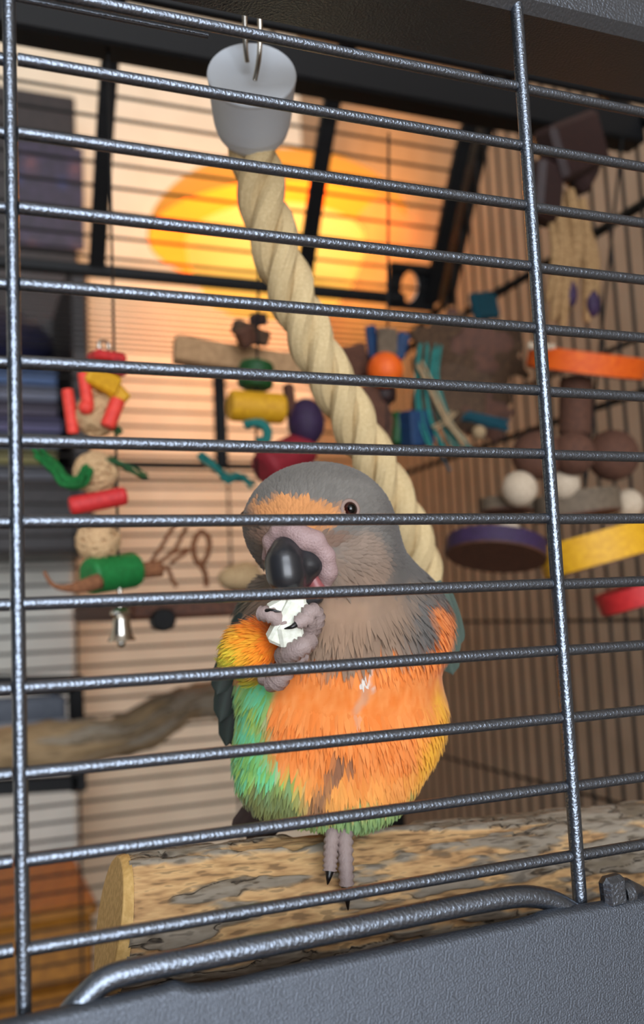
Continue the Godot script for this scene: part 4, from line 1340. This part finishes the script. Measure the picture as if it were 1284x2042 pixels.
func toy_cluster() -> void:
	var o := thing("hanging_toy", "cluster toy of brown leather scraps, orange ball, blue blocks and teal fringe", "bird toy", Vector3(0.21694, -0.05212, -0.23000))
	rod("string", Vector3(0.20128, 0.11583, -0.22200), Vector3(0.19495, -0.04217, -0.23000), 0.0007, M["dark frame"], o, 8)
	for q in [[722,672,0.35], [800,690,-0.5], [752,668,0.1]]:
		pass
	block("blue_vane", Vector3(0.18909, 0.00445, -0.23000), Vector3(0.00673, 0.01707, 0.004), M["blue wood"], o, Vector3(0.2, 0.4, 0.32))
	block("blue_vane", Vector3(0.20837, 0.00505, -0.23500), Vector3(0.00673, 0.01449, 0.004), M["blue wood"], o, Vector3(0.2, -0.4, -0.3))
	block("grey_vane", Vector3(0.19573, 0.00372, -0.22600), Vector3(0.01138, 0.01449, 0.004), M["grey wood"], o, Vector3(0.2, 0.1, 0.05))
	ball("orange_ball", Vector3(0.19173, -0.01235, -0.22200), 0.00915, M["orange wood"], o)
	block("wood_slat", Vector3(0.18030, -0.00531, -0.23500), Vector3(0.01709, 0.01657, 0.006), M["chestnut"], o, Vector3(0.2, 0.3, 0.35))
	block("wood_slat", Vector3(0.19068, -0.03404, -0.23200), Vector3(0.01558, 0.03375, 0.007), M["chestnut"], o, Vector3(0.1, 0.2, 0.42))
	ball("chestnut_bead", Vector3(0.19509, -0.02200, -0.23200), 0.00674, M["maroon leather"], o)
	block("blue_block", Vector3(0.20969, -0.04122, -0.22600), Vector3(0.01498, 0.01859, 0.012), M["blue wood"], o, Vector3(0.1, 0.2, 0.1))
	block("teal_block", Vector3(0.20279, -0.04008, -0.23400), Vector3(0.01033, 0.01704, 0.010), M["dark green wood"], o, Vector3(0.1, 0.4, -0.1))
	# crumpled leather scraps
	for q in [[Vector3(0.23753, 0.00704, -0.24500), Vector3(0.021, 0.016, 0.004), 0.5], [Vector3(0.25677, 0.00389, -0.25000), Vector3(0.022, 0.022, 0.005), -0.4], [Vector3(0.26719, -0.01003, -0.25000), Vector3(0.020, 0.022, 0.005), 0.3], [Vector3(0.24273, -0.01810, -0.24500), Vector3(0.020, 0.016, 0.005), -0.15], [Vector3(0.28194, 0.01414, -0.26000), Vector3(0.020, 0.016, 0.005), 0.1], [Vector3(0.26099, -0.02759, -0.25000), Vector3(0.018, 0.011, 0.004), -0.3]]:
		var s := Surf.new()
		var nz := FastNoiseLite.new()
		nz.seed = int(q[2] * 100) + 50
		nz.frequency = 0.5
		var sz: Vector3 = q[1]
		var rows := []
		for side in [1.0, -1.0]:
			for a in 11:
				var row := []
				for b in 11:
					var u := a / 5.0 - 1.0
					var w := b / 5.0 - 1.0
					var r := 1.0 + 0.25 * nz.get_noise_2d(u * 3, w * 3)
					var edge := minf(1.0 - absf(u), 1.0 - absf(w)) * 2.0
					row.append(s.put(Vector3(u * sz.x * r, w * sz.y * r, nz.get_noise_2d(u * 2, w * 2 + 9) * 0.012 + side * sz.z * 0.5 * clampf(edge, 0.0, 1.0)), Vector3(0, 0, side)))
				rows.append(row)
		for h in [0, 11]:
			for a in 10:
				for b in 10:
					s.quad(rows[h + a][b], rows[h + a][b + 1], rows[h + a + 1][b + 1], rows[h + a + 1][b])
		part("leather_scrap", s.mesh(), M["brown leather"] if q[2] > -0.2 else M["brown wood"], o, Transform3D(Basis.from_euler(Vector3(0.3, q[2] * 0.6, q[2])), q[0]))
	for k in 4:
		var dx := k * 0.004
		frayed("teal_fringe", [Vector3(0.21265, 0.00156, -0.22200) + Vector3(dx, 0, 0), Vector3(0.20863, -0.01771, -0.22000) + Vector3(dx, 0, 0), Vector3(0.20903, -0.03856, -0.22000) + Vector3(dx * 1.5, 0, 0), Vector3(0.21436, -0.05397, -0.22000) + Vector3(dx * 2, 0, 0)], 0.0014, 3, M["teal raffia"], o)
	frayed("teal_fringe", [Vector3(0.24081, -0.03264, -0.23000), Vector3(0.25302, -0.03494, -0.23000), Vector3(0.26703, -0.03722, -0.23000)], 0.0022, 7, M["teal felt"], o)
	frayed("teal_fringe", [Vector3(0.21926, -0.04041, -0.22200), Vector3(0.22131, -0.05346, -0.22200), Vector3(0.22596, -0.06278, -0.22200)], 0.0010, 3, M["teal felt"], o)
	frayed("jute_string", [Vector3(0.20791, -0.00964, -0.21600), Vector3(0.21477, -0.02362, -0.21600), Vector3(0.22071, -0.03942, -0.21400), Vector3(0.23018, -0.05002, -0.21400)], 0.0014, 5, M["jute"], o)
	frayed("jute_string", [Vector3(0.21384, -0.04254, -0.21500), Vector3(0.22071, -0.03942, -0.21400), Vector3(0.22544, -0.03405, -0.21400)], 0.0011, 3, M["jute"], o)
	ball("jute_knot", Vector3(0.24445, -0.04281, -0.22200), 0.00368, M["jute"], o)

func slab(called: String, p: Vector3, rx: float, rz: float, h: float, rim: Material, under: Material, parent: Node3D, turn: Vector3) -> void:
	var b := Basis.from_euler(turn)
	var m := part(called, lathe(cyl_profile(1.0, h, h * 0.25), 40), rim, parent, Transform3D(b * Basis.from_scale(Vector3(rx, 1, rz)), p))
	part("wood_underside", lathe([Vector2(0, -0.0006), Vector2(0.985, -0.0006), Vector2(0.985, 0.0006), Vector2(0, 0.0006)], 40), under, m, Transform3D(b * Basis.from_scale(Vector3(rx, 1, rz)), p - b.y * (h * 0.5 + 0.0004)))

func toy_slices() -> void:
	var o := thing("hanging_toy", "stacked toy of coloured round wood slices, brown balls and an orange disc", "bird toy", Vector3(0.28174, -0.13344, -0.20000))
	rod("string", Vector3(0.34267, 0.12732, -0.20800), Vector3(0.28335, -0.11567, -0.20000), 0.0008, M["dark frame"], o, 8)
	slab("orange_disc", Vector3(0.29959, -0.00779, -0.20000), 0.033, 0.026, 0.0104, M["orange wood"], M["brown wood"], o, Vector3(0.36, 0, -0.03))
	cyl("grey_core", Vector3(0.29167, -0.01716, -0.20000), Vector3(0.28824, -0.04799, -0.20000), 0.00839, M["chestnut"], o, 0.002)
	for k in 4:
		ball("chain_bead", Vector3(0.25779, -0.00473, -0.19000) + Vector3(k * 0.0042, 0, 0), 0.0021, M["white cotton"], o)
	ball("brown_ball", Vector3(0.26087, -0.05946, -0.19500), 0.01360, M["chestnut"], o, Vector3(1.0, 0.9, 0.9))
	ball("brown_ball", Vector3(0.27540, -0.05998, -0.18600), 0.01101, M["chestnut"], o)
	ball("brown_ball", Vector3(0.30757, -0.05851, -0.19500), 0.01412, M["chestnut"], o, Vector3(1.0, 0.95, 0.9))
	ball("white_bead", Vector3(0.24851, -0.07658, -0.19500), 0.00894, M["white cotton"], o)
	ball("white_bead", Vector3(0.27474, -0.07410, -0.19500), 0.00863, M["white cotton"], o)
	ball("white_bead", Vector3(0.31475, -0.08406, -0.19500), 0.00784, M["white cotton"], o)
	ball("white_bead", Vector3(0.24665, -0.09782, -0.20500), 0.00705, M["white cotton"], o)
	slab("grey_slice", Vector3(0.29010, -0.08309, -0.20500), 0.024, 0.020, 0.011, M["grey wood"], M["brown wood"], o, Vector3(-0.05, 0, 0.08))
	slab("grey_slice", Vector3(0.25380, -0.08186, -0.21500), 0.014, 0.012, 0.006, M["grey wood"], M["brown wood"], o, Vector3(-0.05, 0, -0.03))
	slab("purple_slice", Vector3(0.24600, -0.10485, -0.21500), 0.026, 0.024, 0.0078, M["purple wood"], M["brown wood"], o, Vector3(-0.20, 0.0, -0.22))
	slab("yellow_slice", Vector3(0.30267, -0.10586, -0.20500), 0.034, 0.028, 0.016, M["yellow wood"], M["brown wood"], o, Vector3(-0.10, 0.0, 0.20))
	slab("red_slice", Vector3(0.32759, -0.12865, -0.20000), 0.029, 0.024, 0.010, M["red wood"], M["brown wood"], o, Vector3(-0.12, 0, 0.26))

func toy_husk() -> void:
	var o := thing("hanging_toy", "dark maroon leather block with a bundle of tan corn husks below it", "bird toy", Vector3(0.29193, 0.01402, -0.20000))
	rod("string", Vector3(Vector3(0.30465, 0.13370, -0.20800).x, 0.1274, -0.21), Vector3(0.29798, 0.08125, -0.20000), 0.0008, M["dark frame"], o, 8)
	block("leather_block", Vector3(0.30070, 0.11148, -0.20000), Vector3(0.04632, 0.02997, 0.016), M["maroon leather"], o, Vector3(0.1, 0.3, 0.5), 0.003)
	block("leather_block", Vector3(0.28043, 0.08317, -0.20000), Vector3(0.01907, 0.03269, 0.014), M["maroon leather"], o, Vector3(0.1, 0.2, -0.1), 0.003)
	block("leather_block", Vector3(0.30786, 0.10398, -0.20600), Vector3(0.02452, 0.02180, 0.012), M["maroon leather"], o, Vector3(0.1, 0.2, -0.6), 0.003)
	for q in [[1112,370,1102,640,13], [1135,380,1135,600,16], [1160,400,1168,645,14], [1120,420,1120,655,14], [1150,420,1186,600,12], [1098,440,1092,600,9]]:
		var a := at_px(q[0], q[1])
		var b := at_px(q[2], q[3])
		var mid := (a + b) / 2 + Vector3(rng.randf_range(-0.002, 0.002), 0, 0.004)
		var s := Surf.new()
		var pts := smooth_path([a, mid, b], 8)
		var rad := []
		for k in pts.size():
			rad.append(q[4] * 0.00021 * (0.5 + 0.75 * sin(PI * (0.15 + 0.75 * k / (pts.size() - 1)))))
		tube_into(s, pts, rad, 8)
		part("corn_husk", s.mesh(), M["husk"], o)
	for q in [[1128,590], [1172,612]]:
		ball("purple_tip", at_px(q[0], q[1]) + Vector3(0, 0, 0.003), 0.0045, M["purple wood"], o, Vector3(0.9, 1.7, 0.8))
	var t := thing("felt_pad", "dark teal felt pad hanging on the side bars behind the rope", "bird toy", Vector3(0.32267, 0.05755, -0.33000))
	part("pad", bevel_box(Vector3(0.02634, 0.01941, 0.006), 0.002), M["teal felt"], t, Transform3D(Basis.from_euler(Vector3(0, 0.3, 0.25)), Vector3(0.32912, 0.07191, -0.34000)))
	rod("loop", Vector3(0.32965, 0.07911, -0.34000), Vector3(0.3585, 0.0945, -0.33), 0.0008, M["dark frame"], t, 8)

func at_px(x: float, y: float) -> Vector3:      # husk ends: local grid on the toy's own plane
	var o := Vector3(0.28490, 0.07956, -0.20000)
	var ex := (Vector3(0.31811, 0.08384, -0.20000) - o) / 100.0
	var ey := (Vector3(0.28010, 0.02396, -0.20000) - o) / 200.0
	return o + ex * (x - 1100.0) + ey * (y - 400.0)

# ------------------------------------------------------------------ beyond the cage
func behind() -> void:
	lamp()
	cabinet()

func lamp() -> void:
	var c := Vector3(0.37903, 0.34217, -0.88000)
	var o := thing("pendant_lamp", "glowing orange domed pendant lamp behind the cage", "lamp", c)
	var r: float = 0.16890
	var shade := mat("lamp shade glow", Color(0.85, 0.5, 0.15), 0.6)
	shade.emission_enabled = true
	shade.emission = Color(0.96, 0.62, 0.20)
	shade.emission_energy_multiplier = 0.62
	var prof := []
	for k in 13:
		var t := PI / 2 * k / 12.0
		prof.append(Vector2(r * sin(t), r * 0.52 * cos(t)))
	for k in 13:
		var t := PI / 2 * (12 - k) / 12.0
		prof.append(Vector2(r * 0.985 * sin(t), r * 0.505 * cos(t)))
	part("lamp_shade", lathe(prof, 56), shade, o, at(c))
	var glow := mat("lamp bowl glow", Color(0.95, 0.75, 0.4), 0.6)
	glow.emission_enabled = true
	glow.emission = Color(1.0, 0.74, 0.30)
	glow.emission_energy_multiplier = 1.1
	var br: float = 0.11413
	var bh: float = 0.07550
	var bulb_at := c + Vector3(-0.008, -bh * 0.55, 0)
	part("light_bulb", lathe([Vector2(0, bh * 0.62), Vector2(br * 0.9, bh * 0.6), Vector2(br, bh * 0.5), Vector2(br * 0.98, bh * 0.2), Vector2(br * 0.82, -bh * 0.35), Vector2(br * 0.72, -bh * 0.5), Vector2(0, -bh * 0.52)], 48), glow, o, at(bulb_at))
	rod("cord", c + Vector3(0, r * 0.5, 0), Vector3(c.x, 1.35, c.z), 0.003, M["dark frame"], o, 10)
	var l := OmniLight3D.new()
	l.name = "lamp_light"
	l.light_color = Color(1.0, 0.68, 0.31)
	l.light_energy = 0.072
	l.light_size = 0.06
	l.omni_range = 6.0
	l.omni_attenuation = 2.0
	l.shadow_enabled = true
	o.add_child(l)
	l.global_position = c + Vector3(-0.008, 0.003, 0)
func cabinet() -> void:
	var cab := thing("dark_bookcase", "dark brown bookcase standing against the wall behind the cage at left", "bookcase", Vector3(0.06459, -0.05662, -0.85000))
	var x0 := -0.42
	var x1 := Vector3(0.12668, -0.00605, -0.80000).x
	var zf := -0.80
	var yt := Vector3(0.08187, 0.01768, -0.80000).y
	var yb := Vector3(0.08081, -0.06064, -0.80000).y
	part("cabinet_body", bevel_box(Vector3(x1 - x0, yt - yb, 0.24), 0.004), M["dark cabinet"], cab, at(Vector3((x0 + x1) / 2, (yt + yb) / 2, zf - 0.12)))
	part("back_board", bevel_box(Vector3(x1 + 0.012 - x0, Vector3(0.11737, 0.55856, -0.97000).y - yt, 0.02), 0.003), M["dark cabinet"], cab, at(Vector3((x0 + x1 + 0.012) / 2, (Vector3(0.11737, 0.55856, -0.97000).y + yt) / 2, -1.0)))
	part("side_board", bevel_box(Vector3(0.02, Vector3(0.11716, 0.25347, -0.85000).y - yt, 0.2), 0.003), M["dark cabinet"], cab, at(Vector3(x1 - 0.012, (Vector3(0.11716, 0.25347, -0.85000).y + yt) / 2, -0.9)))
	# books lying in a stack on the cabinet
	var cols := [["grey", Color(0.33, 0.34, 0.38)], ["yellow-edged", Color(0.45, 0.42, 0.18)], ["slate", Color(0.30, 0.33, 0.38)], ["violet", Color(0.27, 0.25, 0.42)], ["plum", Color(0.22, 0.18, 0.28)], ["lilac-grey", Color(0.40, 0.42, 0.50)], ["blue", Color(0.20, 0.33, 0.52)]]
	var place := ["lowest in the stack on the dark bookcase", "second from the bottom of the stack", "third from the bottom of the stack", "in the middle of the stack", "third from the top of the stack", "second from the top of the stack", "topmost of the stack under the navy case"]
	var y := yt
	var y_top := Vector3(0.07495, 0.13916, -0.82000).y
	var th := (y_top - yt) / cols.size()
	for k in cols.size():
		var w := 0.20 + rng.randf_range(-0.008, 0.008)
		var b := thing("book", "%s book lying flat, %s" % [cols[k][0], place[k]], "book", Vector3(0, y, zf - 0.08), "books stacked on the dark bookcase")
		var cover := Surf.new()
		var xr: float = Vector3(0.09431, 0.10581, -0.82000).x + rng.randf_range(-0.004, 0.004)
		var cx := xr - w / 2
		box_into(cover, at(Vector3(cx, y + 0.0015, zf - 0.09)), Vector3(w, 0.003, 0.15), 0.0008)
		box_into(cover, at(Vector3(cx, y + th - 0.0025, zf - 0.09)), Vector3(w, 0.003, 0.15), 0.0008)
		box_into(cover, at(Vector3(cx, y + th / 2, zf - 0.0165)), Vector3(w, th - 0.002, 0.003), 0.0008)
		part("cover", cover.mesh(), mat("book cover %d" % k, cols[k][1], 0.5), b)
		part("pages", bevel_box(Vector3(w - 0.006, th - 0.007, 0.143), 0.0005), M["white cotton"], b, at(Vector3(cx - 0.001, y + th / 2, zf - 0.093)))
		y += th
	# navy rounded case on the books
	var cs := thing("navy_case", "rounded dark navy plastic case standing on the book stack", "case", Vector3(0, y, zf - 0.1))
	var f := Field.new()
	f.soft = 30.0
	var hi := Vector3(0.09499, 0.21945, -0.80000)
	var hc := (hi.y - y) * 1000.0 - 2.0
	f.ell(Vector3((hi.x - 0.11) * 1000, (y * 1000 + 5.0 + hc * 0.5), (zf - 0.09) * 1000), Vector3(112, hc * 0.5 + 1.0, 68))
	f.cap(Vector3((hi.x - 0.16) * 1000, y * 1000 + 7.0 + hc * 0.45, (zf - 0.09) * 1000), Vector3((hi.x - 0.055) * 1000, y * 1000 + 7.0 + hc * 0.45, (zf - 0.09) * 1000), hc * 0.44, hc * 0.44)
	var s := Surf.new()
	f.mesh_into(s, 6.0)
	part("shell", s.mesh(), M["navy plastic"], cs)
	# framed violet print on the back board
	var pr := thing("wall_print", "dark violet abstract print on the bookcase back above the navy case", "print", Vector3(0.10012, 0.33356, -0.98500))
	var pc := Vector3(0.10430, 0.41439, -0.98500)
	part("print_sheet", bevel_box(Vector3(0.08392, 0.13880, 0.006), 0.001), print_mat(), pr, at(pc))
	# white cabinet side below, and the orange wooden chest
	var wc := thing("white_cabinet", "plain white cabinet under the dark bookcase at the left edge", "cabinet", Vector3(0.06930, -0.27965, -0.95000))
	var xw := Vector3(0.11867, -0.22486, -0.93000).x
	part("carcass", bevel_box(Vector3(xw - x0, yb - 0.001 + 0.65, 0.12), 0.003), M["white paint"], wc, at(Vector3((x0 + xw) / 2, (yb - 0.001 - 0.65) / 2, -0.98)))
	part("plinth", bevel_box(Vector3(xw - x0, 0.50, 0.10), 0.003), M["white paint"], wc, at(Vector3((x0 + xw) / 2, -0.90, -0.98)))
	var ch := thing("wooden_chest", "orange pine chest behind the lower left cage wires", "chest", Vector3(0.05036, -0.48771, -0.72000))
	var cy := Vector3(0.07577, -0.39126, -0.70000).y
	var cx1 := Vector3(0.10410, -0.42974, -0.70000).x
	for k in 6:
		var hgt := 0.06
		part("plank", bevel_box(Vector3(0.42, hgt - 0.003, 0.2), 0.004), M["orange pine"], ch, at(Vector3(cx1 - 0.21, cy - 0.035 - k * hgt - 0.0, -0.80)))
	part("lid", bevel_box(Vector3(0.43, 0.012, 0.21), 0.004), M["orange pine"], ch, at(Vector3(cx1 - 0.21, cy, -0.80)))
	part("chest_base", bevel_box(Vector3(0.40, cy - 0.365 + 1.15, 0.18), 0.004), M["orange pine"], ch, at(Vector3(cx1 - 0.21, (cy - 0.365 - 1.15) / 2, -0.80)))

func print_mat() -> StandardMaterial3D:
	var im := Image.create(128, 192, false, Image.FORMAT_RGB8)
	var n := FastNoiseLite.new()
	n.seed = 5
	n.frequency = 0.03
	for y in 192:
		for x in 128:
			var c := Color(0.20, 0.18, 0.30).lerp(Color(0.34, 0.28, 0.46), clampf(n.get_noise_2d(x, y) + 0.3, 0, 1))
			c = c.lerp(Color(0.66, 0.42, 0.46), clampf(1.2 - Vector2(x - 74, y - 128).length() / 26.0, 0, 1) * clampf(n.get_noise_2d(x * 2, y * 2) + 0.7, 0, 1))
			c = c.lerp(Color(0.25, 0.32, 0.62), clampf(1.0 - Vector2(x - 34, y - 160).length() / 24.0, 0, 1))
			im.set_pixel(x, y, c.darkened(0.35))
	var m := mat("violet print", Color.WHITE, 0.5)
	m.albedo_texture = ImageTexture.create_from_image(im)
	m.uv1_triplanar = true
	m.uv1_scale = Vector3(18, 9, 18)
	return m
